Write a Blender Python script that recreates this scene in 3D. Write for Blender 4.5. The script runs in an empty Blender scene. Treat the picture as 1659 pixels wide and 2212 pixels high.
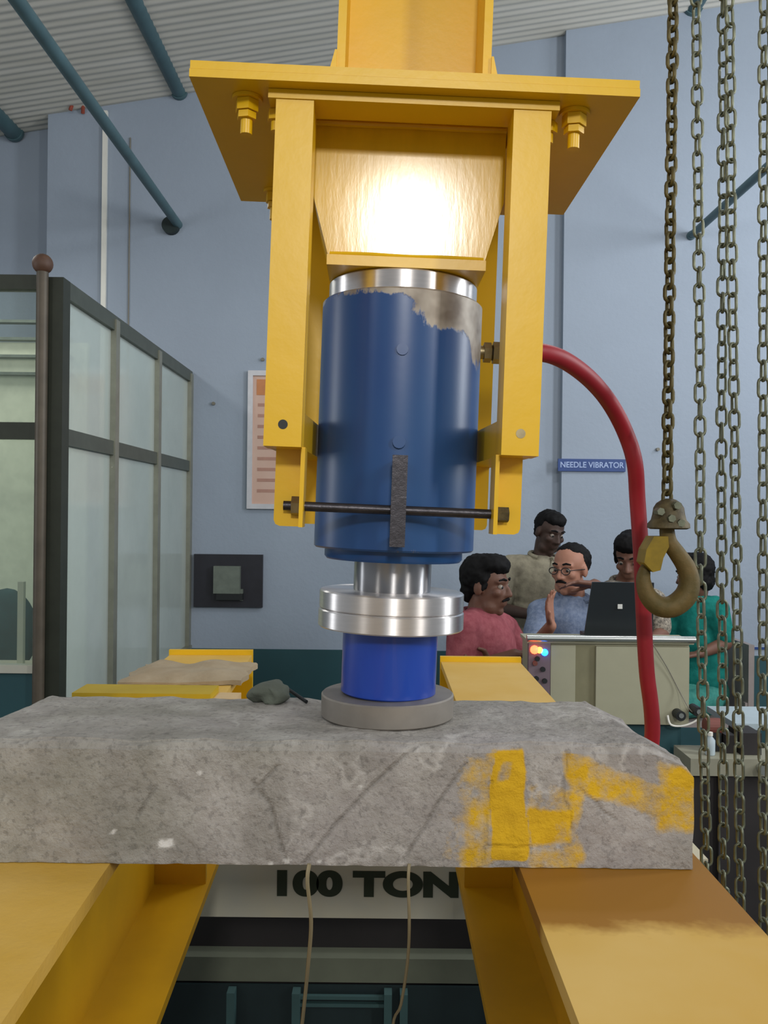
import bpy, bmesh, math, random
from mathutils import Vector, Matrix, noise
random.seed(7)
SC = bpy.context.scene
COL = SC.collection

# ------------------------------------------------------------------ camera
F, CX, CY = 1850.0, 829.5, 1106.0
CAMZ = 1.6
ROLL = math.radians(0.6)
RIGHT = Vector((math.cos(ROLL), 0, math.sin(ROLL)))
UP = Vector((-math.sin(ROLL), 0, math.cos(ROLL)))
CAMP = Vector((0, 0, CAMZ))
cd = bpy.data.cameras.new('camera')
cd.sensor_fit = 'VERTICAL'
cd.sensor_height = 36.0
cd.lens = 36.0 * F / 2212.0
cd.clip_start = 0.05
cam = bpy.data.objects.new('camera', cd)
COL.objects.link(cam)
cam.matrix_world = Matrix(((RIGHT.x, UP.x, 0, 0), (0, 0, -1, 0), (RIGHT.z, UP.z, 0, CAMZ), (0, 0, 0, 1)))
SC.camera = cam

def at(u, v, d):
    """point at real distance d along the hall, seen at (u, v) of the photograph"""
    return CAMP + RIGHT * ((u - CX) / F * d) + UP * ((CY - v) / F * d) + Vector((0, d, 0))

# ------------------------------------------------------------------ world, lamps, exposure
w = bpy.data.worlds.new('hall_daylight')
SC.world = w
w.use_nodes = True
w.node_tree.nodes['Background'].inputs[0].default_value = (0.90, 0.95, 1.0, 1)
w.node_tree.nodes['Background'].inputs[1].default_value = 0.36

def area(name, loc, target, sx, sy, power, col):
    ld = bpy.data.lights.new(name, 'AREA')
    ld.shape = 'RECTANGLE'
    ld.size, ld.size_y, ld.energy, ld.color = sx, sy, power, col
    o = bpy.data.objects.new(name, ld)
    o.location = loc
    o.rotation_euler = (Vector(target) - Vector(loc)).to_track_quat('-Z', 'Y').to_euler()
    COL.objects.link(o)
    return o

area('hall_lamp_behind', (0.25, -3.0, 3.18), (0.02, 0.9, 1.85), 0.33, 0.33, 58, (1.0, 0.97, 0.92))
area('hall_lamp_right', (3.2, -1.9, 3.4), (0.1, 1.0, 1.4), 0.30, 1.3, 58, (1.0, 0.97, 0.92))
area('window_light_right', (4.3, 1.7, 2.9), (0.6, 4.2, 2.5), 0.7, 1.9, 105, (0.92, 0.96, 1.0))
area('window_light_left', (-4.3, 2.0, 2.3), (0.0, 3.4, 1.3), 0.7, 1.8, 26, (0.92, 0.96, 1.0))
area('hall_lamp_left', (-2.6, -1.6, 3.5), (-0.2, 1.0, 1.4), 0.30, 1.2, 15, (1.0, 0.97, 0.92))
area('cabin_fill_light', (-2.5, 4.4, 3.4), (-2.3, 4.4, 0.0), 1.2, 0.3, 16, (1.0, 1.0, 0.95))  # added fill light to brighten the cabin interior; no known fitting
area('wall_fill_light_right', (4.45, 4.5, 3.7), (1.2, 6.2, 3.7), 1.6, 0.8, 62, (0.92, 0.96, 1.0))  # extra unseen light, added only to lift the upper right wall
area('ceiling_lamp_far', (1.4, 3.2, 4.3), (1.2, 3.9, 0.0), 1.2, 0.3, 26, (0.97, 0.98, 1.0))
SC.view_settings.view_transform = 'Standard'
SC.view_settings.look = 'None'
SC.view_settings.exposure = 0.0
SC.view_settings.gamma = 1.0
SC.view_settings.use_curve_mapping = False

# ------------------------------------------------------------------ materials
def lin(c):
    out = []
    for x in c:
        x /= 255.0
        out.append(x / 12.92 if x <= 0.04045 else ((x + 0.055) / 1.055) ** 2.4)
    return tuple(out) + (1.0,)

class NT:
    def __init__(s, m):
        s.nt = m.node_tree
        s.b = s.nt.nodes['Principled BSDF']
    def n(s, t, **kw):
        x = s.nt.nodes.new(t)
        for k, v in kw.items():
            setattr(x, k, v)
        return x
    def l(s, a, b):
        s.nt.links.new(a, b)
    def noise(s, scale, detail=4, rough=0.6, stretch=None):
        tc = s.n('ShaderNodeTexCoord')
        no = s.n('ShaderNodeTexNoise')
        no.inputs['Scale'].default_value = scale
        no.inputs['Detail'].default_value = detail
        no.inputs['Roughness'].default_value = rough
        if stretch:
            mp = s.n('ShaderNodeMapping')
            mp.inputs['Scale'].default_value = stretch
            s.l(tc.outputs['Object'], mp.inputs['Vector'])
            s.l(mp.outputs[0], no.inputs['Vector'])
        else:
            s.l(tc.outputs['Object'], no.inputs['Vector'])
        return no.outputs['Fac']
    def ramp(s, f, stops):
        r = s.n('ShaderNodeValToRGB')
        e = r.color_ramp.elements
        while len(e) < len(stops):
            e.new(0.5)
        for i, (p, c) in enumerate(stops):
            e[i].position = p
            e[i].color = c
        s.l(f, r.inputs[0])
        return r.outputs[0]
    def mix(s, f, a, b):
        m = s.n('ShaderNodeMix', data_type='RGBA')
        if isinstance(f, (int, float)):
            m.inputs[0].default_value = f
        else:
            s.l(f, m.inputs[0])
        for i, x in ((6, a), (7, b)):
            if isinstance(x, tuple):
                m.inputs[i].default_value = x
            else:
                s.l(x, m.inputs[i])
        return m.outputs[2]
    def math(s, op, a, b=0.0, clamp=False):
        m = s.n('ShaderNodeMath', operation=op)
        m.use_clamp = clamp
        for i, x in ((0, a), (1, b)):
            if isinstance(x, (int, float)):
                m.inputs[i].default_value = x
            else:
                s.l(x, m.inputs[i])
        return m.outputs[0]
    def attr(s, name):
        a = s.n('ShaderNodeAttribute')
        a.attribute_name = name
        return a.outputs['Fac']
    def bump(s, f, dist, strength=1.0):
        b = s.n('ShaderNodeBump')
        b.inputs['Distance'].default_value = dist
        b.inputs['Strength'].default_value = strength
        s.l(f, b.inputs['Height'])
        s.l(b.outputs[0], s.b.inputs['Normal'])

def mat(name, c, rough=0.5, metal=0.0, var=0.08, scale=12, bump=0.0, bscale=80, coat=0.0, stretch=None, emit=None, spec=None, c2=None):
    m = bpy.data.materials.new(name)
    m.use_nodes = True
    t = NT(m)
    c = lin(c)
    b = t.b
    b.inputs['Roughness'].default_value = rough
    b.inputs['Metallic'].default_value = metal
    b.inputs['Coat Weight'].default_value = coat
    b.inputs['Coat Roughness'].default_value = 0.15
    if spec is not None:
        b.inputs['Specular IOR Level'].default_value = spec
    if c2:
        lo, hi = c, lin(c2)
    else:
        lo = tuple(x * (1 - var) for x in c[:3]) + (1,)
        hi = tuple(min(1, x * (1 + var)) for x in c[:3]) + (1,)
    f = t.noise(scale, stretch=stretch)
    t.l(t.ramp(f, [(0.32, lo), (0.68, hi)]), b.inputs['Base Color'])
    if bump:
        t.bump(t.noise(bscale, stretch=stretch), bump)
    if emit:
        b.inputs['Emission Color'].default_value = lin(emit[0])
        b.inputs['Emission Strength'].default_value = emit[1]
    return m

M = {}
M['yellow'] = mat('yellow_enamel', (226, 180, 14), 0.36, var=0.04, scale=9, bump=0.00025, bscale=40)
M['yellow_streaked'] = mat('yellow_enamel_brushed', (222, 178, 30), 0.17, var=0.05, scale=30, bump=0.00006, bscale=60, stretch=(3.0, 3.0, 0.7))
M['yellow_dusty'] = mat('yellow_dusty', (202, 160, 62), 0.62, scale=6, c2=(210, 172, 88), bump=0.0006, bscale=120)
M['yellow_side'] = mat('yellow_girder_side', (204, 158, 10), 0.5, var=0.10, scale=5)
M['steel'] = mat('machined_steel', (226, 222, 220), 0.36, 1.0, var=0.04, scale=40, stretch=(1, 1, 10))
M['chrome'] = mat('chrome', (176, 176, 178), 0.36, 1.0, var=0.02)
for k_, a_ in (('steel', 0.9), ('chrome', 0.99)):        # turned on a lathe: highlights stretch along the axis
    t = NT(M[k_])
    tg_ = t.n('ShaderNodeTangent'); tg_.direction_type = 'RADIAL'; tg_.axis = 'Z'
    t.b.inputs['Anisotropic'].default_value = a_
    t.b.inputs['Anisotropic Rotation'].default_value = 0.25
    t.l(tg_.outputs[0], t.b.inputs['Tangent'])
M['dull_steel'] = mat('dull_steel', (148, 142, 134), 0.55, 0.75, var=0.12, scale=18)
M['black_steel'] = mat('blackened_steel', (72, 70, 74), 0.38, 0.8, var=0.2, scale=60, bump=0.0003, bscale=300)
M['nut'] = mat('nut_steel', (150, 138, 108), 0.42, 0.9, var=0.2, scale=60)
M['chain_bronze'] = mat('oiled_brass_chain', (84, 76, 44), 0.5, 0.5, var=0.3, scale=50)
M['chain_zinc'] = mat('galvanised_chain', (112, 116, 98), 0.45, 0.55, var=0.3, scale=50)
M['hook'] = mat('rusty_hook', (80, 70, 30), 0.65, 0.2, scale=40, c2=(108, 88, 46), bump=0.0008, bscale=120)
M['hook_block'] = mat('hook_block_paint', (50, 42, 26), 0.6, 0.3, scale=50, c2=(100, 90, 62), bump=0.001, bscale=90)
M['latch'] = mat('latch_yellow', (128, 106, 12), 0.55, 0.2, var=0.2, scale=50)
M['hose'] = mat('red_hose', (142, 22, 34), 0.5, var=0.1, scale=20)
M['white'] = mat('white_paint', (226, 224, 214), 0.5, var=0.03)
M['wall'] = mat('pale_blue_wall', (150, 161, 175), 0.75, var=0.035, scale=1.4, bump=0.002, bscale=30)
M['dado'] = mat('teal_dado', (32, 72, 78), 0.6, var=0.1, scale=3)
M['roof'] = mat('corrugated_sheet', (196, 192, 180), 0.7, scale=2.2, c2=(210, 206, 196), stretch=(0.5, 4, 1))
M['pipe'] = mat('teal_pipe', (70, 98, 104), 0.5, var=0.15, scale=6)
M['pipe_dark'] = mat('pipe_socket', (24, 40, 40), 0.6)
M['rust'] = mat('rust', (150, 70, 52), 0.8, var=0.2, scale=20)
M['alu'] = mat('bronze_aluminium', (86, 92, 82), 0.45, 0.4, var=0.1)
M['alu_dark'] = mat('dark_aluminium', (52, 56, 46), 0.5, 0.3, var=0.12)
M['alu_light'] = mat('pale_aluminium', (142, 142, 128), 0.4, 0.5, var=0.1)
M['alu_pole'] = mat('brown_grey_pole', (84, 76, 64), 0.5, 0.3, var=0.15)
M['ball'] = mat('brown_ball', (84, 58, 42), 0.6, var=0.2, scale=30)
M['eye'] = mat('eye_white', (150, 138, 126), 0.4)
M['floor'] = mat('grey_floor', (58, 66, 64), 0.5, var=0.15, scale=2)
M['frame'] = mat('chart_frame', (196, 196, 200), 0.4, 0.3)
M['chart'] = mat('chart_paper', (200, 164, 146), 0.6, scale=4, c2=(206, 176, 160))
M['chart_line'] = mat('chart_print', (172, 130, 114), 0.7)
M['chart_top'] = mat('chart_heading', (192, 126, 80), 0.6)
M['bakelite'] = mat('dark_board', (34, 34, 42), 0.45, var=0.2)
M['meter'] = mat('grey_fan_grille', (104, 112, 102), 0.55, var=0.15, scale=14)
M['sign_blue'] = mat('sign_blue', (28, 62, 122), 0.5)
M['sign_white'] = mat('sign_lettering', (160, 178, 214), 0.6)
M['stencil'] = mat('stencil_green', (34, 44, 26), 0.7, var=0.1)
M['board_white'] = mat('white_painted_steel', (176, 178, 170), 0.6, scale=3, c2=(196, 188, 160))
M['cream'] = mat('cream_enamel', (160, 158, 134), 0.5, var=0.03)
M['olive'] = mat('recess_olive', (124, 120, 92), 0.6)
M['panel_dark'] = mat('indicator_panel', (112, 96, 104), 0.5)
M['rim'] = mat('bright_rim', (200, 204, 200), 0.25, 0.9, var=0.03)
M['black'] = mat('black_plastic', (20, 24, 26), 0.5)
M['lid'] = mat('laptop_lid', (26, 32, 36), 0.42)
M['emblem'] = mat('emblem', (206, 206, 200), 0.4)
M['lamp_red'] = mat('lamp_red', (255, 90, 60), 0.4, emit=((255, 84, 50), 6))
M['lamp_orange'] = mat('lamp_orange', (255, 150, 60), 0.4, emit=((255, 140, 60), 5))
M['lamp_blue'] = mat('lamp_blue', (60, 140, 255), 0.4, emit=((30, 110, 255), 6))
M['cable'] = mat('thin_grey_cable', (120, 116, 104), 0.6)
M['wire'] = mat('cream_wire', (150, 140, 112), 0.6)
M['sack'] = mat('cement_sack', (150, 132, 104), 0.85, scale=18, c2=(164, 148, 122), bump=0.002, bscale=40)
M['sack_grey'] = mat('grey_rag', (88, 94, 84), 0.9, var=0.2, scale=22, bump=0.003, bscale=60)
M['card'] = mat('pale_block', (196, 168, 124), 0.7)
M['yellow_green'] = mat('yellow_flat_bar', (176, 148, 14), 0.5)
M['teal_frame'] = mat('teal_frame', (20, 36, 38), 0.55, var=0.15)
M['teal_light'] = mat('pale_teal_pipe', (52, 78, 78), 0.5)
M['greygreen'] = mat('greygreen_channel', (96, 100, 84), 0.6)
M['dark'] = mat('dark_machine', (34, 30, 30), 0.7, var=0.3, scale=5)
M['bench'] = mat('pale_bench', (140, 138, 120), 0.6, var=0.06)
M['chair'] = mat('grey_chair', (138, 128, 124), 0.55)
M['teal_chair'] = mat('teal_upholstery', (22, 66, 72), 0.75, var=0.3, scale=10)
M['bottle'] = mat('bottle_plastic', (170, 184, 190), 0.35)
M['motor'] = mat('red_brown_motor', (112, 58, 48), 0.6)
# glass of the cabin
m = bpy.data.materials.new('pale_green_glass'); m.use_nodes = True
t = NT(m)
t.b.inputs['Base Color'].default_value = lin((206, 214, 208))
t.b.inputs['Roughness'].default_value = 0.12
tr = t.n('ShaderNodeBsdfTransparent'); tr.inputs[0].default_value = (0.86, 0.93, 0.90, 1)
mx = t.n('ShaderNodeMixShader')
nf = t.noise(2.0)
t.l(t.math('ADD', t.math('MULTIPLY', nf, 0.3), 0.46), mx.inputs[0])
t.l(tr.outputs[0], mx.inputs[1]); t.l(t.b.outputs[0], mx.inputs[2])
t.l(mx.outputs[0], t.nt.nodes['Material Output'].inputs[0])
M['glass'] = m
m = bpy.data.materials.new('clear_glass'); m.use_nodes = True
t = NT(m)
t.b.inputs['Base Color'].default_value = lin((190, 200, 190)); t.b.inputs['Roughness'].default_value = 0.1
tr = t.n('ShaderNodeBsdfTransparent'); tr.inputs[0].default_value = (0.90, 0.94, 0.92, 1)
mx = t.n('ShaderNodeMixShader'); mx.inputs[0].default_value = 0.08
t.l(tr.outputs[0], mx.inputs[1]); t.l(t.b.outputs[0], mx.inputs[2])
t.l(mx.outputs[0], t.nt.nodes['Material Output'].inputs[0])
M['clear_glass'] = m
# blue jack paint with worn-off metal and drips, driven by a per-vertex wear map
def worn_blue(name, dark, light):
    m = bpy.data.materials.new(name); m.use_nodes = True
    t = NT(m)
    f = t.noise(7, detail=5, stretch=(1, 1, 0.35))
    base = t.ramp(f, [(0.3, lin(dark)), (0.7, lin(light))])
    wear = t.attr('wear')
    n2 = t.noise(34, detail=9, rough=0.72, stretch=(1, 1, 0.42))
    k = t.math('ADD', wear, t.math('MULTIPLY', t.math('SUBTRACT', n2, 0.5), 1.5))
    k = t.math('MULTIPLY', t.math('SUBTRACT', k, 0.5), 9.0, True)
    n3 = t.noise(20, detail=3)
    metal = t.ramp(n3, [(0.38, lin((104, 92, 80))), (0.6, lin((158, 150, 138)))])
    t.l(t.mix(k, base, metal), t.b.inputs['Base Color'])
    t.l(t.math('MULTIPLY', k, 0.3), t.b.inputs['Metallic'])
    t.l(t.math('ADD', t.math('MULTIPLY', k, 0.12), 0.34), t.b.inputs['Roughness'])
    t.bump(t.math('SUBTRACT', t.math('MULTIPLY', t.noise(40, detail=2), 0.3), t.math('MULTIPLY', k, 0.6)), 0.0002)
    return m
M['jack_blue'] = worn_blue('worn_blue_jack_paint', (20, 58, 118), (34, 78, 128))
M['cell_blue'] = worn_blue('blue_block_paint', (8, 42, 140), (18, 64, 160))
M['cell_blue'].node_tree.nodes['Principled BSDF'].inputs['Coat Weight'].default_value = 0.25
# concrete with paint left on it
m = bpy.data.materials.new('rough_concrete'); m.use_nodes = True
t = NT(m)
c1 = t.ramp(t.noise(16, detail=8, rough=0.7), [(0.30, lin((116, 110, 102))), (0.52, lin((156, 151, 144))), (0.70, lin((192, 188, 181)))])
pits = t.ramp(t.noise(160, detail=3), [(0.36, (0.55, 0.55, 0.55, 1)), (0.46, (1, 1, 1, 1))])
mm = t.n('ShaderNodeMix', data_type='RGBA'); mm.blend_type = 'MULTIPLY'; mm.inputs[0].default_value = 0.55
n_v = t.noise(9, detail=4, rough=0.55)
vein = t.math('SUBTRACT', 1.0, t.math('MULTIPLY', t.math('ABSOLUTE', t.math('SUBTRACT', n_v, 0.5)), 38.0), True)
patch = t.math('MULTIPLY', t.math('SUBTRACT', t.noise(6, detail=2), 0.46), 6.0, True)
c1 = t.mix(t.math('MULTIPLY', t.math('MULTIPLY', vein, patch), 0.8), c1, lin((204, 200, 194)))
broad = t.ramp(t.noise(4.5, detail=3), [(0.35, lin((150, 150, 138))), (0.65, lin((176, 170, 170)))])
c1 = t.mix(0.4, c1, broad)
t.l(c1, mm.inputs[6]); t.l(pits, mm.inputs[7])
ck = t.attr('crack')
cc = t.mix(t.math('MULTIPLY', ck, 0.42), mm.outputs[2], lin((88, 84, 76)))
fl = t.attr('fleck')
cc = t.mix(fl, cc, lin((226, 224, 220)))
pa = t.math('ADD', t.attr('paint'), t.math('MULTIPLY', t.math('SUBTRACT', t.noise(34, detail=7, rough=0.7), 0.5), 1.7))
pk = t.math('MULTIPLY', t.math('SUBTRACT', pa, 0.36), 2.0, True)
pcol = t.ramp(t.noise(22), [(0.3, lin((200, 156, 16))), (0.7, lin((230, 184, 24)))])
t.l(t.mix(pk, cc, pcol), t.b.inputs['Base Color'])
t.b.inputs['Roughness'].default_value = 0.82
hh = t.math('SUBTRACT', t.noise(110, detail=6, rough=0.7), t.math('MULTIPLY', ck, 0.5))
t.bump(hh, 0.004, 0.9)
M['concrete'] = m
def cloth(name, c, c2, stripe=None):
    return mat(name, c, 0.85, scale=30 if stripe is None else stripe, c2=c2, bump=0.006, bscale=14, spec=0.2)

# ------------------------------------------------------------------ mesh helpers
def new_obj(name, me, parent=None):
    o = bpy.data.objects.new(name, me)
    COL.objects.link(o)
    if parent is not None:
        o.parent = parent
    return o

def tag(o, label=None, cat=None, group=None, kind=None):
    if label: o['label'] = label
    if cat: o['category'] = cat
    if group: o['group'] = group
    if kind: o['kind'] = kind
    return o

def empty(name, loc, label, cat, group=None):
    o = bpy.data.objects.new(name, None)
    o.empty_display_size = 0.05
    o.location = loc
    COL.objects.link(o)
    return tag(o, label, cat, group)

def wloc(o):
    p = Vector((0, 0, 0))
    while o is not None:
        p += Vector(o.location); o = o.parent
    return p

def obj(name, bm, m, parent=None, smooth=False, bevel=0.0, origin=None, T=None, segs=2):
    """links a bmesh given in world coordinates as one mesh object"""
    if bevel:
        es = [e for e in bm.edges if len(e.link_faces) == 2 and e.calc_face_angle(0) > 0.5]
        bmesh.ops.bevel(bm, geom=es, offset=bevel, segments=segs, affect='EDGES', profile=0.5, clamp_overlap=True)
    if T is not None:
        bmesh.ops.transform(bm, matrix=T, verts=bm.verts)
    bmesh.ops.recalc_face_normals(bm, faces=bm.faces)
    base = wloc(parent) if parent else Vector((0, 0, 0))
    if origin is None:
        org = base.copy()
        if parent is None and bm.verts:
            xs = [v.co for v in bm.verts]
            org = Vector(((min(c.x for c in xs) + max(c.x for c in xs)) / 2, (min(c.y for c in xs) + max(c.y for c in xs)) / 2, min(c.z for c in xs)))
    else:
        org = Vector(origin)
    bmesh.ops.translate(bm, vec=-org, verts=bm.verts)
    me = bpy.data.meshes.new(name)
    bm.to_mesh(me); bm.free()
    me.materials.append(m)
    if smooth:
        me.polygons.foreach_set('use_smooth', [True] * len(me.polygons))
        try:
            me.set_sharp_from_angle(angle=math.radians(40))
        except Exception:
            pass
    o = new_obj(name, me, parent)
    o.location = org - base
    return o

def box(x0, x1, y0, y1, z0, z1, bm=None):
    bm = bm or bmesh.new()
    vs = [bm.verts.new((x, y, z)) for x in (x0, x1) for y in (y0, y1) for z in (z0, z1)]
    for f in ((0, 1, 3, 2), (4, 6, 7, 5), (0, 4, 5, 1), (2, 3, 7, 6), (0, 2, 6, 4), (1, 5, 7, 3)):
        bm.faces.new([vs[i] for i in f])
    return bm

def prism(pts, axis, a, b, bm=None):
    """polygon pts (2D) extruded along axis from a to b"""
    bm = bm or bmesh.new()
    def P(p, k):
        if axis == 'x': return (k, p[0], p[1])
        if axis == 'y': return (p[0], k, p[1])
        return (p[0], p[1], k)
    A = [bm.verts.new(P(p, a)) for p in pts]
    B = [bm.verts.new(P(p, b)) for p in pts]
    bm.faces.new(A); bm.faces.new(B[::-1])
    n = len(pts)
    for i in range(n):
        bm.faces.new((A[i], B[i], B[(i + 1) % n], A[(i + 1) % n]))
    return bm

def lathe(c, prof, n=48, bm=None):
    """prof: (radius, z) list, revolved about the vertical through c"""
    bm = bm or bmesh.new()
    rings = []
    for r, z in prof:
        if r < 1e-6:
            rings.append([bm.verts.new((c[0], c[1], c[2] + z))])
        else:
            rings.append([bm.verts.new((c[0] + r * math.cos(2 * math.pi * i / n), c[1] + r * math.sin(2 * math.pi * i / n), c[2] + z)) for i in range(n)])
    for a, b in zip(rings, rings[1:]):
        if len(a) == 1 and len(b) == 1: continue
        if len(a) == 1:
            for i in range(n): bm.faces.new((a[0], b[i], b[(i + 1) % n]))
        elif len(b) == 1:
            for i in range(n): bm.faces.new((a[i], b[0], a[(i + 1) % n]))
        else:
            for i in range(n): bm.faces.new((a[i], b[i], b[(i + 1) % n], a[(i + 1) % n]))
    return bm

def cyl(p, q, r, n=16, r2=None, bm=None):
    bm = bm or bmesh.new()
    p, q = Vector(p), Vector(q)
    d = (q - p).normalized()
    a = d.orthogonal().normalized(); b = d.cross(a)
    r2 = r if r2 is None else r2
    A = [bm.verts.new(p + (a * math.cos(2 * math.pi * i / n) + b * math.sin(2 * math.pi * i / n)) * r) for i in range(n)]
    B = [bm.verts.new(q + (a * math.cos(2 * math.pi * i / n) + b * math.sin(2 * math.pi * i / n)) * r2) for i in range(n)]
    bm.faces.new(A[::-1]); bm.faces.new(B)
    for i in range(n):
        bm.faces.new((A[i], A[(i + 1) % n], B[(i + 1) % n], B[i]))
    return bm

def spline(pts, k=8):
    """Catmull-Rom through points (lists of floats)"""
    out = []
    n = len(pts)
    for i in range(n - 1):
        p0, p1, p2, p3 = pts[max(0, i - 1)], pts[i], pts[i + 1], pts[min(n - 1, i + 2)]
        for j in range(k):
            t = j / k
            out.append([0.5 * (2 * b + (c - a) * t + (2 * a - 5 * b + 4 * c - d) * t * t + (-a + 3 * b - 3 * c + d) * t ** 3) for a, b, c, d in zip(p0, p1, p2, p3)])
    out.append(list(pts[-1]))
    return out

def tube(pts, radii, n=10, closed=False, bm=None, squash=None):
    bm = bm or bmesh.new()
    P = [Vector(p) for p in pts]
    if not isinstance(radii, (list, tuple)): radii = [radii] * len(P)
    N = len(P)
    tang = [((P[(i + 1) % N] - P[i - 1]) if closed else (P[min(N - 1, i + 1)] - P[max(0, i - 1)])).normalized() for i in range(N)]
    a = tang[0].orthogonal().normalized()
    rings = []
    for i in range(N):
        a = (a - tang[i] * a.dot(tang[i])).normalized()
        b = tang[i].cross(a)
        rings.append([bm.verts.new(P[i] + (a * math.cos(2 * math.pi * j / n) + b * math.sin(2 * math.pi * j / n)) * radii[i]) for j in range(n)])
    m_ = N if closed else N - 1
    for i in range(m_):
        A, B = rings[i], rings[(i + 1) % N]
        for j in range(n):
            bm.faces.new((A[j], A[(j + 1) % n], B[(j + 1) % n], B[j]))
    if not closed:
        bm.faces.new(rings[0][::-1]); bm.faces.new(rings[-1])
    return bm

def hexnut(p, q, r, bm=None):
    return cyl(p, q, r, 6, bm=bm)

def text_mesh(s, size, align='CENTER', extrude=0.0006, bold=0.0, spacing=1.0):
    cu = bpy.data.curves.new('lettering', 'FONT')
    cu.body = s; cu.size = size; cu.align_x = align; cu.align_y = 'CENTER'
    cu.extrude = extrude; cu.offset = bold; cu.space_character = spacing
    o = bpy.data.objects.new('lettering', cu)
    COL.objects.link(o)
    dg = bpy.context.evaluated_depsgraph_get()
    me = bpy.data.meshes.new_from_object(o.evaluated_get(dg))
    bpy.data.objects.remove(o)
    bpy.data.curves.remove(cu)
    return me

# ------------------------------------------------------------------ THE SETTING
WY = 6.0
xl = at(98, 800, WY).x       # step of the wall on the left
xr = at(1211, 800, WY).x     # pilaster edge on the right
def roofz(x):                # roof underside rises to the right
    return 4.46 + (x + 1.75) * 0.163
HX0, HX1 = -4.6, 4.6
bm = prism([(HX0, WY + 0.2), (xl, WY + 0.2), (xl, WY), (xr, WY), (xr, WY - 0.07), (HX1, WY - 0.07), (HX1, WY + 0.45), (HX0, WY + 0.45)], 'z', 0, 6.2)
tag(obj('wall_back', bm, M['wall']), 'pale blue plastered back wall of the testing hall', kind='structure')
tag(obj('wall_left', box(HX0 - 0.2, HX0, 2.9, WY + 0.45, 0, 5), M['wall']), 'pale blue side wall on the left', kind='structure')
tag(obj('wall_right', box(HX1, HX1 + 0.2, 2.9, WY + 0.45, 0, 6), M['wall']), 'pale blue side wall on the right', kind='structure')
tag(obj('floor', box(-4.8, 4.8, -4.5, WY + 0.45, -0.1, 0), M['floor']), 'dark grey hall floor', kind='structure')
zd = at(680, 1403, WY).z
bm = prism([(HX0, WY + 0.19), (xl + 0.0, WY + 0.19), (xl + 0.0, WY - 0.012), (xr, WY - 0.012), (xr, WY - 0.082), (HX1, WY - 0.082), (HX1, WY - 0.068), (xr + 0.01, WY - 0.068), (xr + 0.01, WY + 0.002), (xl + 0.01, WY + 0.002), (xl + 0.01, WY + 0.202), (HX0, WY + 0.202)], 'z', 0, zd)
tag(obj('baseboard_back', bm, M['dado']), 'dark teal painted dado along the back wall', kind='structure')
tag(obj('trim_1', box(xr + 0.3, HX1, WY - 0.079, WY - 0.069, zd + 0.045, zd + 0.06), M['sign_blue']), 'thin blue line above the dado at right', kind='structure')
# corrugated roof
bm = bmesh.new()
rows = []
NYR = 420
for j in range(NYR + 1):
    y = 3.3 + (WY + 0.4 - 3.3) * j / NYR
    zz = 0.0032 * math.sin(2 * math.pi * y / 0.068)
    rows.append([bm.verts.new((x, y, roofz(x) + zz)) for x in (HX0 - 0.3, -2, 0, 2, HX1 + 0.3)])
for a, b in zip(rows, rows[1:]):
    for i in range(4):
        bm.faces.new((a[i], a[i + 1], b[i + 1], b[i]))
tag(obj('ceiling', bm, M['roof'], smooth=True), 'sloping corrugated roof sheet', kind='structure')
# pipes under the roof
def pipe(name, u, v, y0, r, label, cat, socket=False, z1=None):
    p = at(u, v, WY)
    root = empty(name, (p.x, p.y, p.z), label, cat, None)
    end = WY + 0.18 if p.x < xl else WY - 0.002
    if p.x > xr: end = WY - 0.072
    obj('tube', cyl((p.x, y0, p.z), (p.x, end, p.z), r, 20), M['pipe'], root, smooth=True)
    if socket:
        obj('wall_socket', cyl((p.x - 0.045, end - 0.05, p.z - 0.015), (p.x - 0.045, end, p.z - 0.015), r * 1.9, 20), M['pipe_dark'], root, smooth=True)
    else:
        obj('end_collar', cyl((p.x, end - 0.03, p.z), (p.x, end, p.z), r * 1.15, 20), M['pipe'], root, smooth=True)
    return root
pipe('roof_pipe', 385, 486, 3.2, 0.031, 'long teal pipe running into a dark wall socket left of the yellow plate', 'pipe', True)
pipe('roof_pipe', 388, 200, 3.2, 0.050, 'teal roof purlin pipe ending just above the left corner of the yellow plate', 'pipe')
pipe('roof_pipe', 1126, 72, 3.2, 0.052, 'teal roof purlin pipe seen right of the yellow column', 'pipe')
pipe('roof_pipe', 8, 262, 3.2, 0.06, 'teal roof purlin pipe end at the far left edge of the photo', 'pipe')
pipe('roof_pipe', 1484, 517, 3.2, 0.026, 'slim dark teal pipe running to the wall behind the chains', 'pipe')
pipe('roof_pipe', 1488, 28, 3.2, 0.06, 'teal roof purlin pipe ending behind the chain tops', 'pipe')
# conduits on the wall
a, b = at(229, 235, WY), at(222, 660, WY)
tag(obj('wall_conduit', box(a.x - 0.016, a.x + 0.016, WY - 0.022, WY, 0.70, roofz(a.x) - 0.04), M['white'], bevel=0.004), 'white vertical conduit strip on the wall behind the glass cabin', 'conduit')
a = at(281, 400, WY)
tag(obj('wall_cable', cyl((a.x, WY - 0.006, 0.7), (a.x, WY - 0.006, roofz(a.x) - 0.25), 0.005, 6), M['cable']), 'thin grey cable running down the wall beside the white conduit', 'cable')
p = at(160, 200, 5.9)
tag(obj('rust_bracket', tube([(p.x - .04, 5.94, roofz(p.x) - .03), (p.x, 5.93, p.z), (p.x + .05, 5.94, p.z - .04), (p.x + .03, 5.99, p.z - .1)], 0.013, 8), M['rust']), 'small rusty bracket on the wall top under the roof at left', 'bracket')
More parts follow.
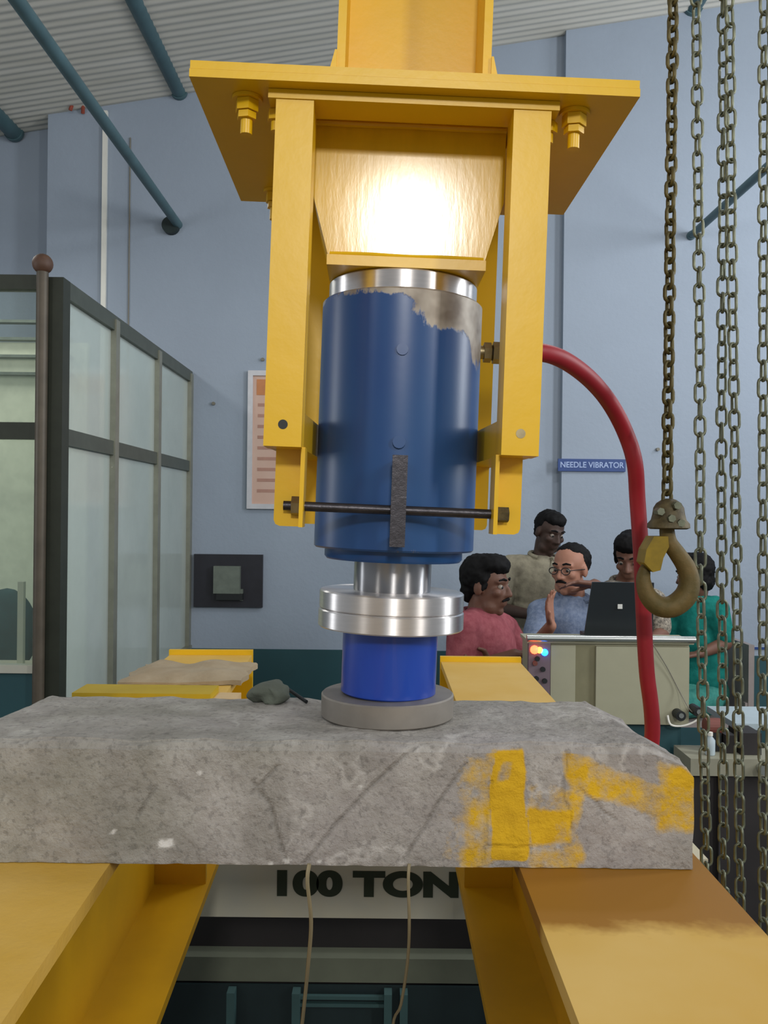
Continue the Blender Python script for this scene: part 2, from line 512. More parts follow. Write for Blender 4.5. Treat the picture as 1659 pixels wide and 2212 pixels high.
# sign
def wall_rect(u0, u1, v0, v1, y):
    a, b = at(u0, v1, y), at(u1, v0, y)
    return a.x, b.x, a.z, b.z
x0, x1, z0, z1 = wall_rect(1205, 1351, 994, 1016, WY - 0.08)
root = empty('needle_vibrator_sign', ((x0 + x1) / 2, WY - 0.08, z0), 'small blue wall sign reading NEEDLE VIBRATOR in pale letters', 'sign')
obj('sign_board', box(x0, x1, WY - 0.088, WY - 0.07, z0 - .005, z1 + .005), M['sign_blue'], root, bevel=0.002)
me = text_mesh('NEEDLE VIBRATOR', 0.058, bold=0.0009, extrude=0.001)
me.materials.append(M['sign_white'])
tx = new_obj('lettering', me, root)
wtx = max(v.co.x for v in me.vertices) - min(v.co.x for v in me.vertices)
tx.location = (0, -0.0085, (z1 - z0) / 2)
tx.rotation_euler = (math.pi / 2, 0, 0)
tx.scale = ((x1 - x0) * 0.94 / wtx, 0.95, 1)
# framed chart
x0, x1, z0, z1 = wall_rect(534, 688, 803, 1099, WY)
root = empty('framed_chart', ((x0 + x1) / 2, WY, z0), 'framed pinkish wall chart half hidden behind the left yellow arm', 'chart')
y = WY - 0.03
bm = bmesh.new()
for q in ((x0, x0 + .035, z0, z1), (x1 - .035, x1, z0, z1), (x0 + .035, x1 - .035, z0, z0 + .035), (x0 + .035, x1 - .035, z1 - .035, z1)):
    box(q[0], q[1], y, WY, q[2], q[3], bm)
obj('frame', bm, M['frame'], root)
obj('chart_sheet', box(x0 + .03, x1 - .03, WY - .016, WY - .002, z0 + .03, z1 - .03), M['chart'], root)
obj('chart_heading', box(x0 + .06, x1 - .06, WY - .018, WY - .015, z1 - .17, z1 - .06), M['chart_top'], root)
bm = bmesh.new()
for i in range(9):
    zz = z1 - .25 - i * .075
    if zz < z0 + .06: break
    box(x0 + .07, x0 + .25 + .12 * random.random(), WY - .0175, WY - .0155, zz, zz + .022, bm)
o = obj('chart_lines', bm, M['chart_line'], root); o['kind'] = 'stuff'
# exhaust opening with grey unit
x0, x1, z0, z1 = wall_rect(420, 569, 1198, 1310, WY)
root = empty('switch_board', ((x0 + x1) / 2, WY, z0), 'dark rectangular board with a square grey unit on the wall beside the glass cabin', 'switchboard')
obj('board', box(x0, x1, WY - 0.03, WY, z0, z1), M['bakelite'], root, bevel=0.006)
a0, a1, b0, b1 = wall_rect(465, 522, 1222, 1280, WY)
obj('grey_unit', box(a0, a1, WY - 0.075, WY - 0.025, b0, b1), M['meter'], root, bevel=0.008)
obj('unit_base', box(a0 + .02, a1 + .02, WY - 0.07, WY - 0.028, b0 - 0.045, b0), M['black'], root, bevel=0.004)
obj('switch_lever', box(a1, a1 + .018, WY - .06, WY - .03, b0 - .05, b0 + .03), M['meter'], root, bevel=.003)
for (u, v) in ((462, 872), (568, 777), (1420, 971)):
    p = at(u, v, WY - (0.07 if u > 1211 else 0))
    tag(obj('wall_peg', cyl((p.x, p.y - .02, p.z), (p.x, p.y + .003, p.z), 0.012, 8), M['cable']), {462: 'small dark peg in the wall between glass cabin and chart', 568: 'small dark peg in the wall just above the chart', 1420: 'small dark peg in the wall beside the thick chain'}[u], 'peg')

# ------------------------------------------------------------------ GLASS CABIN
CX0 = at(137, 1100, 3.62).x       # plane of the side wall
CZ1 = at(137, 604, 3.62).z
CZM = at(137, 935, 3.62).z
CZB = at(137, 1600, 3.62).z
root = empty('glass_cabin', (CX0 - 0.05, 3.62, 0), 'glazed cabin with green aluminium frames at the left wall', 'cabin')
T = 0.025
ys = [3.66, 4.30, 5.12, WY - 0.03]
obj('corner_post', box(CX0 - 0.085, CX0 + 0.005, 3.58, 3.66, 0, CZ1), M['alu_dark'], root, bevel=0.004)
for i, yy in enumerate(ys[1:]):
    o = obj('mullion', box(CX0 - 0.03, CX0 + 0.012, yy - 0.03, yy + 0.03, CZB, CZ1 - .02), M['alu_light'], root, bevel=0.004)
obj('rail', box(CX0 - 0.04, CX0 + 0.004, 3.66, WY, CZ1 - 0.075, CZ1), M['alu'], root, bevel=0.004)
obj('rail', box(CX0 - 0.04, CX0 + 0.004, 3.66, WY, CZM - 0.05, CZM + 0.02), M['alu'], root, bevel=0.004)
obj('sill_rail', box(CX0 - 0.045, CX0 + 0.02, 3.66, WY, CZB - 0.03, CZB + 0.035), M['alu_light'], root, bevel=0.004)
obj('base_panel', box(CX0 - 0.04, CX0, 3.66, WY - 0.02, 0, CZB - .03), M['dado'], root)
for i in range(3):
    for (z0, z1) in ((CZB + .035, CZM - .05), (CZM + .02, CZ1 - .075)):
        obj('glass_pane', box(CX0 - 0.022, CX0 - 0.016, ys[i] + (0.0 if i == 0 else .03), ys[i + 1] - .03, z0, z1), M['glass'], root)
# front of the cabin (facing the camera) runs left from the corner
FX0 = -3.4
zfb = at(40, 1445, 3.62).z
obj('rail', box(FX0, CX0 - .085, 3.585, 3.64, CZ1 - 0.05, CZ1 + 0.01), M['alu_dark'], root, bevel=0.004)
obj('rail', box(FX0, CX0 - .085, 3.59, 3.63, CZM - 0.03, CZM + 0.04), M['alu_dark'], root, bevel=0.004)
obj('sill_rail', box(FX0, CX0 - .085, 3.585, 3.64, zfb - 0.012, zfb + 0.02), M['board_white'], root, bevel=0.003)
obj('base_panel', box(FX0, CX0 - .085, 3.60, 3.63, 0, zfb - .012), M['dado'], root)
obj('glass_pane', box(FX0, CX0 - .085, 3.609, 3.613, zfb + .02, CZM - .03), M['clear_glass'], root)
obj('glass_pane', box(FX0, CX0 - .085, 3.609, 3.613, CZM + .04, CZ1 - .05), M['clear_glass'], root)
xp = at(94, 800, 3.57).x
root2 = empty('cabin_pole', (xp, 3.55, 0), 'slim round pole with a brown ball top in front of the cabin corner', 'pole')
obj('pole_tube', cyl((xp, 3.55, 0), (xp, 3.55, CZ1 + .02), 0.024, 16), M['alu_pole'], root2, smooth=True)
pb = at(93, 580, 3.55)
bm = bmesh.new(); bmesh.ops.create_icosphere(bm, subdivisions=3, radius=0.042, matrix=Matrix.Translation((xp, 3.55, CZ1 + .045)))
obj('ball_top', bm, M['ball'], root2, smooth=True)
# inside the cabin: pale back wall, blinds, chair, table
tag(obj('cabin_screen', box(-3.6, CX0 - 0.42, 5.1, 5.14, 0, CZ1 + .02), mat('cabin_lining', (228, 228, 204), 0.7)), 'pale cream partition inside the glass cabin', 'partition')
for i in range(4):
    zz = at(30, 690 + i * 38, 5.0).z
    tag(obj('cabin_shelf', box(-3.3, CX0 - 0.5, 5.04, 5.1, zz - .008, zz + .008), M['meter']), ['topmost', 'second from top', 'third from top', 'lowest'][i] + ' thin grey shelf inside the glass cabin', 'shelf', 'thin shelves inside the cabin')
pc = at(14, 1380, 4.3)
root = empty('office_chair', (pc.x, 4.3, 0), 'dark teal office chair behind the cabin glass at the far left', 'chair')
bm = bmesh.new(); bmesh.ops.create_icosphere(bm, subdivisions=3, radius=1, matrix=Matrix.Translation((pc.x, 4.3, at(14, 1365, 4.3).z)) @ Matrix.Diagonal((0.155, 0.06, 0.22, 1)))
obj('backrest', bm, M['teal_chair'], root, smooth=True)
obj('seat', box(pc.x - .22, pc.x + .2, 4.3, 4.72, .48, .56), M['teal_chair'], root, bevel=.025)
obj('support_bar', box(pc.x - .03, pc.x + .03, 4.33, 4.36, .5, at(14, 1400, 4.3).z), M['black'], root)
obj('stem', cyl((pc.x, 4.5, .06), (pc.x, 4.5, .48), .03, 12), M['black'], root)
for k in range(5):
    an = k * 2 * math.pi / 5
    obj('foot', cyl((pc.x, 4.5, .07), (pc.x + .27 * math.cos(an), 4.5 + .27 * math.sin(an), .03), .022, 8), M['black'], root)
pt = at(52, 1420, 3.95)
root = empty('small_table', (pt.x - .25, 3.95, 0), 'small pale table behind the cabin glass beside the office chair', 'table')
obj('tabletop', box(pt.x - .55, pt.x + .06, 3.8, 4.02, at(52, 1440, 3.95).z, at(52, 1432, 3.95).z), M['board_white'], root, bevel=.004)
for sx in (-.5, .02):
    obj('leg', box(pt.x + sx, pt.x + sx + .03, 3.9, 3.93, 0, at(52, 1440, 3.95).z), M['board_white'], root)
tag(obj('white_stand', box(pt.x - .012, pt.x + .015, 3.9, 3.925, at(52, 1432, 3.95).z, at(52, 1255, 3.95).z), M['board_white']), 'thin pale upright standing on the cabin side table', 'stand')

# ------------------------------------------------------------------ YELLOW GIRDERS
STAINED = []
HB = at(829.5, 1873, 0.84).z      # top of the girders
GH = 0.30
def girder(label, xL, xR, y0, y1, yaw, far_lip=True):
    xc, hw = (xL + xR) / 2, (xR - xL) / 2
    root = empty('steel_girder', (xc, y0, HB - GH), label, 'girder')
    piv = Vector((xc, 0.85, 0))
    R = Matrix.Translation(piv) @ Matrix.Rotation(yaw, 4, 'Z') @ Matrix.Translation(-piv)
    tf = obj('flange', box(xL, xR, y0, y1, HB - 0.015, HB), M['yellow_dusty'], root, bevel=.002, T=R)
    if xc > 0: STAINED.append(tf)
    obj('web', box(xc - .006, xc + .006, y0, y1, HB - GH + .014, HB - .015), M['yellow_side'], root, T=R)
    obj('flange', box(xL, xR, y0, y1, HB - GH, HB - GH + .014), M['yellow_side'], root, bevel=.002, T=R)
    obj('end_plate', box(xL - .002, xR + .002, y1, y1 + .012, HB - GH, HB + .012), M['yellow'], root, bevel=.002, T=R)
    for yy in (1.45,):
        for s in (-1, 1):
            obj('stiffener', box(xc + s * .0062 - (.0 if s > 0 else hw - .012), xc + s * .0062 + (hw - .012 if s > 0 else 0), yy, yy + .01, HB - GH + .014, HB - .015), M['yellow_side'], root, T=R)
    return root
girder('right yellow steel I girder under the concrete block', 0.137, 0.322, -0.55, 2.0, 0.0)
girder('left yellow steel I girder under the concrete block', -0.462, -0.266, -0.55, 2.06, math.radians(2.3))
# dust stain: a darker damp patch on the right girder is real dirt
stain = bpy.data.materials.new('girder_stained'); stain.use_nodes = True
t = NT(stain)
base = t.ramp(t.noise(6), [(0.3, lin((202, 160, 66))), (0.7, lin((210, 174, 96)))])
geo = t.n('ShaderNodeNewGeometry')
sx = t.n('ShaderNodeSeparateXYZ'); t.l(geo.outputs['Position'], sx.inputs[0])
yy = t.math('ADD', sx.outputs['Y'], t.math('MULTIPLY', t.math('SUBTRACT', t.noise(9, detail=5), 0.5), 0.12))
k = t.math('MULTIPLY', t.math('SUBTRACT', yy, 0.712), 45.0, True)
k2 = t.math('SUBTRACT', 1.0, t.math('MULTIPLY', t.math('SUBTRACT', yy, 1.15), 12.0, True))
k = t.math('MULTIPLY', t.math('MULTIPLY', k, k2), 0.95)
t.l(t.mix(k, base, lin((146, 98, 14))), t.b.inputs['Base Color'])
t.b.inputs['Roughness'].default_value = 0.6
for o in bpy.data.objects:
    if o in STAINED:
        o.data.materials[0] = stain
# cross beam lettered 100 TON under the girders
YC = 1.62
zc0, zc1 = at(720, 1983, YC).z, HB - GH - 0.002
root = empty('cross_beam', (0.0, YC, zc0), 'white cross beam stencilled 100 TON under the girders', 'beam')
xa, xb = -0.75, 0.62
obj('beam_web', box(xa, xb, YC, YC + .012, zc0, zc1), M['board_white'], root)
obj('beam_flange', box(xa, xb, YC + .012, YC + .12, zc1 - .012, zc1), M['board_white'], root)
obj('beam_flange', box(xa, xb, YC + .012, YC + .12, zc0, zc0 + .012), M['board_white'], root)
me = text_mesh('100 TON', 0.075, bold=0.0042, extrude=0.0006)
me.materials.append(M['stencil'])
wtx = max(v.co.x for v in me.vertices) - min(v.co.x for v in me.vertices)
htx = max(v.co.y for v in me.vertices) - min(v.co.y for v in me.vertices)
pL, pR = at(592, 1912, YC), at(984, 1912, YC)
tx = new_obj('stencil_lettering', me, root)
tx.rotation_euler = (math.pi / 2, 0, 0)
tx.scale = ((pR.x - pL.x) / wtx, (57 / F * YC) / htx, 1)
tx.location = ((pL.x + pR.x) / 2, -0.0008, at(788, 1912, YC).z - zc0)
# legs of the test frame that carry the cross beam
for i, (xx, lab) in enumerate(((-0.70, 'dark steel stanchion carrying the left end of the white cross beam'), (0.52, 'dark steel stanchion carrying the right end of the white cross beam'))):
    tag(obj('frame_stanchion', box(xx, xx + .09, YC + .01, YC + .11, 0, zc0), M['dark'], bevel=.004), lab, 'post')
for i, (xx, lab) in enumerate(((-0.44, 'yellow near support pedestal under the left girder'), (0.16, 'yellow near support pedestal under the right girder'))):
    tag(obj('girder_pedestal', box(xx, xx + .13, -0.45, -0.3, 0, HB - GH), M['yellow_side'], bevel=.004), lab, 'pedestal')
# dark machine and teal trestle lower down between the girders
root = empty('dark_plinth', (0, 2.3, 0), 'dark machine plinth with a grey green rail seen under the 100 TON beam', 'plinth')
zt = at(720, 2070, 2.0).z; zb = at(720, 2122, 2.0).z
obj('rail', box(-0.9, 0.7, 2.0, 2.05, zb, zt), M['greygreen'], root, bevel=.003)
obj('plinth_body', box(-0.9, 0.7, 2.05, 2.75, 0, zt + .08), M['dark'], root, bevel=.01)
root = empty('teal_trestle', (0, 1.98, 0), 'low teal pipe trestle between the girders below the grey rail', 'trestle')
zl = zb - .003
for u in (500, 640, 838, 872):
    p = at(u, 2160, 1.97)
    obj('upright', box(p.x - .009, p.x + .009, 1.955, 1.985, 0, zl), M['teal_light'], root, bevel=.002)
for v in (2150, 2166):
    p = at(640, v, 1.98); q = at(838, v, 1.98)
    obj('crossbar', box(p.x, q.x, 1.97, 1.98, p.z - .004, p.z + .004), M['teal_light'], root)
p = at(345, 2200, 1.98); q = at(1120, 2200, 1.98)
obj('cover_sheet', box(p.x, q.x, 1.99, 1.998, 0, zl), M['teal_frame'], root)

# ------------------------------------------------------------------ CONCRETE BLOCK
BX0, BX1 = -0.47, 0.307
BY0, BY1 = 0.84, 1.037
BZ0 = HB + 0.0008
BZ1 = at(829.5, 1605, 0.84).z
NX, NY, NZ = 340, 56, 56
def shape(x, y, z):
    """rounds and breaks the block's corners"""
    fx, fy, fz = (x - BX0) / (BX1 - BX0), (y - BY0) / (BY1 - BY0), (z - BZ0) / (BZ1 - BZ0)
    dR = BX1 - x; dT = BZ1 - z; dB = BY1 - y; dF = y - BY0; dL = x - BX0
    n = noise.noise(Vector((x * 22, y * 22, z * 22)))
    n2 = noise.noise(Vector((x * 70, y * 70, z * 70)))
    n3 = noise.noise(Vector((x * 7, y * 9, z * 9)))
    p = Vector((x, y, z))
    # right end chipped along the top back
    cut = max(0.0, 0.030 - dR) * (0.35 + 0.5 * fz ** 2) * (0.4 + 0.6 * (1 - fy))
    p.z -= max(0.0, 0.035 - dR) * 0.40 * fz ** 4 * (1 + .6 * n3)
    p.x -= 0.030 * fy * fz * max(0.0, 1 - dR / 0.12)
    p.x -= 0.012 * max(0, fz - .80) / .20 * max(0.0, 1 - dR / 0.06)
    # left far corner rounded
    p.x += 0.035 * fy * fz * max(0.0, 1 - dL / 0.12)
    p.z -= max(0.0, 0.05 - dL) * 0.35 * fz ** 3
    # worn top front arris
    r = 0.007
    if dF < r and dT < r:
        p.y += (r - dT) * 0.45; p.z -= (r - dF) * 0.45
    # surface unevenness
    amp = 0.0016 * n + 0.0007 * n2
    if dF < 1e-6: p.y += amp * 1.3
    if dB < 1e-6: p.y += amp * 2
    if dT < 1e-6: p.z += amp * 1.5 - .003 * max(0, fy - .8) * (1 + n3)
    if dR < 1e-6: p.x += amp * 1.5
    if z - BZ0 < 1e-6 and dF < 0.01: p.y += 0.002 * abs(n2)
    return p
def seg_d(px, pz, a, b):
    ax, az = a; bx, bz = b
    L = (bx - ax) ** 2 + (bz - az) ** 2
    t_ = max(0, min(1, ((px - ax) * (bx - ax) + (pz - az) * (bz - az)) / L))
    return math.hypot(px - ax - t_ * (bx - ax), pz - az - t_ * (bz - az))
def px2(u, v):
    p = at(u, v, BY0); return (p.x, p.z)
CR = [[(545, 1690), (585, 1740), (600, 1800), (620, 1862)], [(900, 1605), (800, 1700), (730, 1775), (655, 1868)], [(1005, 1650), (955, 1720), (915, 1790), (870, 1860)], [(545, 1712), (600, 1655)],
      [(1060, 1690), (1048, 1790), (1042, 1860)], [(335, 1700), (300, 1760)], [(1255, 1710), (1330, 1770)], [(1225, 1620), (1215, 1710), (1235, 1790)], [(1045, 1828), (1140, 1830)]]
CRS = [[px2(*p) for p in l] for l in CR]
FL = [px2(360, 1822), px2(620, 1860), px2(585, 1866), px2(245, 1795), px2(780, 1700), px2(430, 1668), px2(690, 1862)]
def sstep(a, b, x):
    t_ = max(0.0, min(1.0, (x - a) / (b - a))); return t_ * t_ * (3 - 2 * t_)
def paint_at(u, v):
    wob = 14 * noise.noise(Vector((u * .012, v * .012, 3.1)))
    uu, vv = u + wob, v + wob * .7
    def bx(a, b, c, d, s=14):
        return sstep(a - s, a + s, uu) * (1 - sstep(b - s, b + s, uu)) * sstep(c - s, c + s, vv) * (1 - sstep(d - s, d + s, vv))
    k = bx(1062, 1136, 1612, 1858, 7) * 1.15
    k = max(k, bx(985, 1066, 1610, 1885, 36) * .56)
    k = max(k, bx(950, 1050, 1740, 1885, 36) * .45)
    k = max(k, bx(1136, 1245, 1745, 1830, 12) * .95, bx(1136, 1250, 1690, 1880, 16) * .5)
    k = max(k, bx(990, 1072, 1735, 1885, 24) * .72, bx(1030, 1072, 1612, 1760, 16) * .66, bx(1136, 1250, 1835, 1885, 12) * .58)
    # diagonal band to the right end
    dline = vv - (1650 + (uu - 1225) * .36)
    k = max(k, (1 - sstep(28, 58, abs(dline - 10))) * sstep(1205, 1235, uu) * .80)
    k = max(k, bx(1415, 1510, 1640, 1800, 22) * .85)
    k = max(k, bx(1220, 1262, 1660, 1870, 12) * .62)
    k -= .55 * bx(1080, 1108, 1640, 1692, 8)
    return k
bm = bmesh.new()
lp = bm.verts.layers.float.new('paint'); lc = bm.verts.layers.float.new('crack'); lf = bm.verts.layers.float.new('fleck')
VV = {}
def gv(i, j, k):
    if (i, j, k) in VV: return VV[(i, j, k)]
    x = BX0 + (BX1 - BX0) * i / NX; y = BY0 + (BY1 - BY0) * j / NY; z = BZ0 + (BZ1 - BZ0) * k / NZ
    v = bm.verts.new(shape(x, y, z))
    if j <= 3:
        d = BY0
        u_ = CX + (x * math.cos(ROLL) + (z - CAMZ) * math.sin(ROLL)) * F / d
        v_ = CY - (-(x) * math.sin(ROLL) + (z - CAMZ) * math.cos(ROLL)) * F / d
        v[lp] = paint_at(u_, v_) * (1 - j / 3.0 if k == NZ else 1)
        jit = .0018 * noise.noise(Vector((x * 60, 0, z * 60)))
        c = 0.0
        for l in CRS:
            for a, b in zip(l, l[1:]):
                dd = seg_d(x + jit, z + jit, a, b)
                if dd < .006: c = max(c, 1 - dd / .0030)
        v[lc] = max(0, c) if j == 0 else 0
        f = 0.0
        for q, (fx_, fz_) in enumerate(FL):
            dd = math.hypot((x - fx_) * (0.8 if q == 0 else 1.2), (z - fz_) * 1.3) + .003 * noise.noise(Vector((x * 150, 1, z * 150)))
            f = max(f, 1 - sstep(.004, .007, dd) if q == 0 else (1 - sstep(.0015, .004, dd)) * .8)
        v[lf] = f
    elif i == NX:
        v[lp] = .75 * sstep(0.1, .4, k / NZ) * (1 - sstep(.85, 1, k / NZ))
    VV[(i, j, k)] = v
    return v
for i in range(NX):
    for j in range(NY):
        bm.faces.new((gv(i, j, NZ), gv(i + 1, j, NZ), gv(i + 1, j + 1, NZ), gv(i, j + 1, NZ)))
        bm.faces.new((gv(i, j, 0), gv(i, j + 1, 0), gv(i + 1, j + 1, 0), gv(i + 1, j, 0)))
for i in range(NX):
    for k in range(NZ):
        bm.faces.new((gv(i, 0, k), gv(i + 1, 0, k), gv(i + 1, 0, k + 1), gv(i, 0, k + 1)))
        bm.faces.new((gv(i, NY, k), gv(i, NY, k + 1), gv(i + 1, NY, k + 1), gv(i + 1, NY, k)))
for j in range(NY):
    for k in range(NZ):
        bm.faces.new((gv(0, j, k), gv(0, j, k + 1), gv(0, j + 1, k + 1), gv(0, j + 1, k)))
        bm.faces.new((gv(NX, j, k), gv(NX, j + 1, k), gv(NX, j + 1, k + 1), gv(NX, j, k + 1)))
tag(obj('concrete_block', bm, M['concrete'], smooth=True), 'long rough grey concrete block with yellow paint patches lying across the girders', 'concrete block')
# ------------------------------------------------------------------ JACK STACK
P0 = at(836.5, 1543, 0.955); P0.z = BZ1 + 0.001
LEAN, YAW = math.radians(1.55), math.radians(0.9)
AS = Matrix.Translation(P0) @ Matrix.Rotation(LEAN, 4, 'Y') @ Matrix.Rotation(YAW, 4, 'Z') @ Matrix.Translation(-Vector((0, 0, P0.z - CAMZ)))
# in the stack's own frame: x right, y away from the camera (0 = axis), z measured from camera height
ZB = P0.z - CAMZ
def W(x, y, z): return AS @ Vector((x, y, z))
def sobj(name, bm, m, parent=None, **kw):
    return obj(name, bm, m, parent, T=AS, **kw)
bm = lathe(P0, [(0, 0), (.072, 0), (.0735, .0015), (.0735, .0235), (.072, .025), (0, .025)], 72)
tag(obj('bearing_plate', bm, M['dull_steel'], smooth=True), 'round dull grey steel bearing plate lying on the concrete block', 'steel disc')
zb0 = ZB + .0252
zb1 = at(840, 1350, .955).z - CAMZ - .002
def worn(bm, fn):
    ly = bm.verts.layers.float.new('wear')
    for v in bm.verts: v[ly] = fn(v.co)
def wall_prof(r, z0, z1, n):
    return [(r, z0 + (z1 - z0) * i / n) for i in range(n + 1)]
bm = lathe((0, 0, 0), [(0, zb0), (.051, zb0)] + wall_prof(.0527, zb0 + .0015, zb1 - .002, 24) + [(.0515, zb1), (0, zb1)], 72)
worn(bm, lambda c: .12 + .1 * noise.noise(Vector((c.x * 30, c.y * 30, c.z * 12))))
tag(sobj('spacer_block', bm, M['cell_blue'], smooth=True), 'short bright blue steel cylinder standing on the bearing plate', 'spacer')
zd1 = zb1 + .0408
def disc(z0, z1, r):
    return lathe((0, 0, 0), [(0, z0), (r - .0015, z0), (r, z0 + .0015), (r, z1 - .0015), (r - .0015, z1), (0, z1)], 96)
tag(sobj('pressure_disc', disc(zb1 + .0003, zb1 + .0203, .0808), M['steel'], smooth=True), 'lower of the two shiny silver discs on the blue spacer', 'steel disc')
tag(sobj('pressure_disc', disc(zb1 + .0206, zd1, .0802), M['steel'], smooth=True), 'upper of the two shiny silver discs under the jack piston', 'steel disc')
# the jack
zj0 = -.041; zj1 = .229; ztop = .2495
jk = empty('hydraulic_jack', W(0, 0, zd1), 'large worn blue hydraulic jack held in the yellow cradle', 'jack')
bm = lathe((0, 0, 0), [(0, zj0), (.0865, zj0)] + wall_prof(.0885, zj0 + .002, zj1 - .002, 70) + [(.0865, zj1), (0, zj1)], 128)
def jw(c):
    a = math.degrees(math.atan2(c.x, -c.y))          # 0 towards the camera, + right
    h = (zj1 - c.z)
    k = .10 + .10 * noise.noise(Vector((c.x * 25, c.y * 25, c.z * 8)))
    k += .95 * (1 - sstep(.012, .050, h + .012 * noise.noise(Vector((a * .06, 0, 0))))) * sstep(-4, 22, a)
    k += .75 * (1 - sstep(.03, .095, h)) * sstep(44, 64, a)
    k += .50 * (1 - sstep(.003, .014, h)) + .2 * sstep(-30, 10, a) * (1 - sstep(.03, .09, h))
    k += .28 * sstep(-70, -85, a) * (1 if a < -60 else 0)
    k += .25 * (1 - sstep(.004, .012, c.z - zj0))
    return k
worn(bm, jw)
sobj('cylinder_body', bm, M['jack_blue'], jk, smooth=True)
sobj('collar', lathe((0, 0, 0), [(0, zj1 - .004), (.0820, zj1 - .004), (.0820, ztop - .0015), (.0805, ztop), (0, ztop)], 96), M['steel'], jk, smooth=True)
bm = lathe((0, 0, 0), [(0, zj0 - .012), (.074, zj0 - .012), (.0765, zj0 - .009), (.0765, zj0 + .002), (0, zj0 + .002)], 96)
worn(bm, lambda c: .2)
sobj('gland_ring', bm, M['jack_blue'], jk, smooth=True)
sobj('piston', lathe((0, 0, 0), [(0, zd1), (.0425, zd1), (.0430, zd1 + .001), (.0430, zj0 - .008), (0, zj0 - .008)], 96), M['chrome'], jk, smooth=True)
sobj('lifting_handle', box(-.0075, .0075, -.1185, -.1105, -.034, .056), M['black_steel'], jk, bevel=.003)
for zz in (-.030, .047):
    sobj('handle_stub', box(-.0065, .0065, -.113, -.085, zz - .004, zz + .005), M['black_steel'], jk, bevel=.002)
sobj('screw_boss', cyl((-.001, -.09, .165), (-.001, -.086, .165), .006, 16), M['jack_blue'], jk, bevel=.001)
sobj('screw_boss', cyl((-.001, -.0915, .071), (-.001, -.086, .071), .0065, 16), M['jack_blue'], jk, bevel=.0015)
zc = .182
bm = cyl((.087, 0, zc), (.094, 0, zc), .0075, 16)
sobj('port_stub', bm, M['nut'], jk, smooth=True)
sobj('coupling_nut', hexnut((.0925, 0, zc), (.1005, 0, zc), .0112), M['nut'], jk, bevel=.001)
sobj('coupling_nut', hexnut((.1025, 0, zc), (.117, 0, zc), .0122), M['nut'], jk, bevel=.001)
sobj('port_neck', cyl((.100, 0, zc), (.103, 0, zc), .0085, 16), M['black_steel'], jk, smooth=True)
# hose
hp = [tuple(W(.1165, 0, zc)) , tuple(W(.135, 0, zc))]
for (u, v, d) in ((1172, 762, .962), (1222, 780, .985), (1275, 820, 1.02), (1318, 872, 1.06), (1351, 935, 1.09), (1371, 1000, 1.10), (1377, 1080, 1.12), (1385, 1200, 1.13), (1390, 1320, 1.14), (1397, 1450, 1.15), (1409, 1560, 1.16)):
    hp.append(tuple(at(u, v, d)))
q = Vector(hp[-1])
hp += [(q.x + .012, q.y + .02, q.z - .15), (q.x + .10, q.y + .05, q.z - .7), (q.x + .30, q.y + .15, .06), (q.x + .45, q.y + .35, .0115), (q.x + .50, q.y + 1.1, .0115)]
hs = spline(hp, 8)
hose = empty('hydraulic_hose', (q.x, q.y + .3, 0), 'thick red hydraulic hose arching from the jack down behind the concrete block', 'hose')
obj('hose_tube', tube(hs, .0103, 14), M['hose'], hose, smooth=True)
i0 = min(range(len(hs)), key=lambda i: (Vector(hs[i]) - at(1338, 912, 1.08)).length)
tg = (Vector(hs[i0 + 1]) - Vector(hs[i0])).normalized()
c = Vector(hs[i0])
obj('white_mark', tube([c + Vector((-.004, -.0088, .004)) - tg * .004, c + Vector((-.0035, -.0092, .004)), c + Vector((-.003, -.0088, .004)) + tg * .004], [.0015, .003, .0012], 8), M['white'], hose, smooth=True)

# ------------------------------------------------------------------ REACTION COLUMN with its plate and tapered block
ZP0 = .398          # underside of the plate
YF = -.155          # front edge
rc = empty('reaction_column', W(0, 0, ZP0), 'yellow steel reaction column with wide end plate and tapered block above the jack', 'column')
sobj('end_plate', box(-.211, .211, YF, .165, ZP0, ZP0 + .0075), M['yellow'], rc, bevel=.0008)
sobj('doubler_plate', box(-.2105, .2105, YF + .0006, .1645, ZP0 + .0079, ZP0 + .0155), M['yellow'], rc, bevel=.0008)
ZQ = ZP0 + .0155
sobj('column_web', box(-.070, .070, -.012, .0, ZQ, ZQ + .75), M['yellow'], rc)
for s in (-1, 1):
    sobj('column_flange', box(min(s * .070, s * .0785), max(s * .070, s * .0785), -.085, .085, ZQ, ZQ + .75), M['yellow'], rc, bevel=.0008)
    # tapered gusset on the outside of the flange foot
    pts = [(s * .0785, ZQ), (s * .0905, ZQ), (s * .0905, ZQ + .010), (s * .0805, ZQ + .052), (s * .0785, ZQ + .052)]
    sobj('foot_gusset', prism(pts, 'y', -.088, .03), M['yellow'], rc, bevel=.0006)
    sobj('foot_gusset', prism([(s * .070, ZQ), (s * .055, ZQ), (s * .070, ZQ + .046)], 'y', -.060, -.052), M['yellow'], rc)
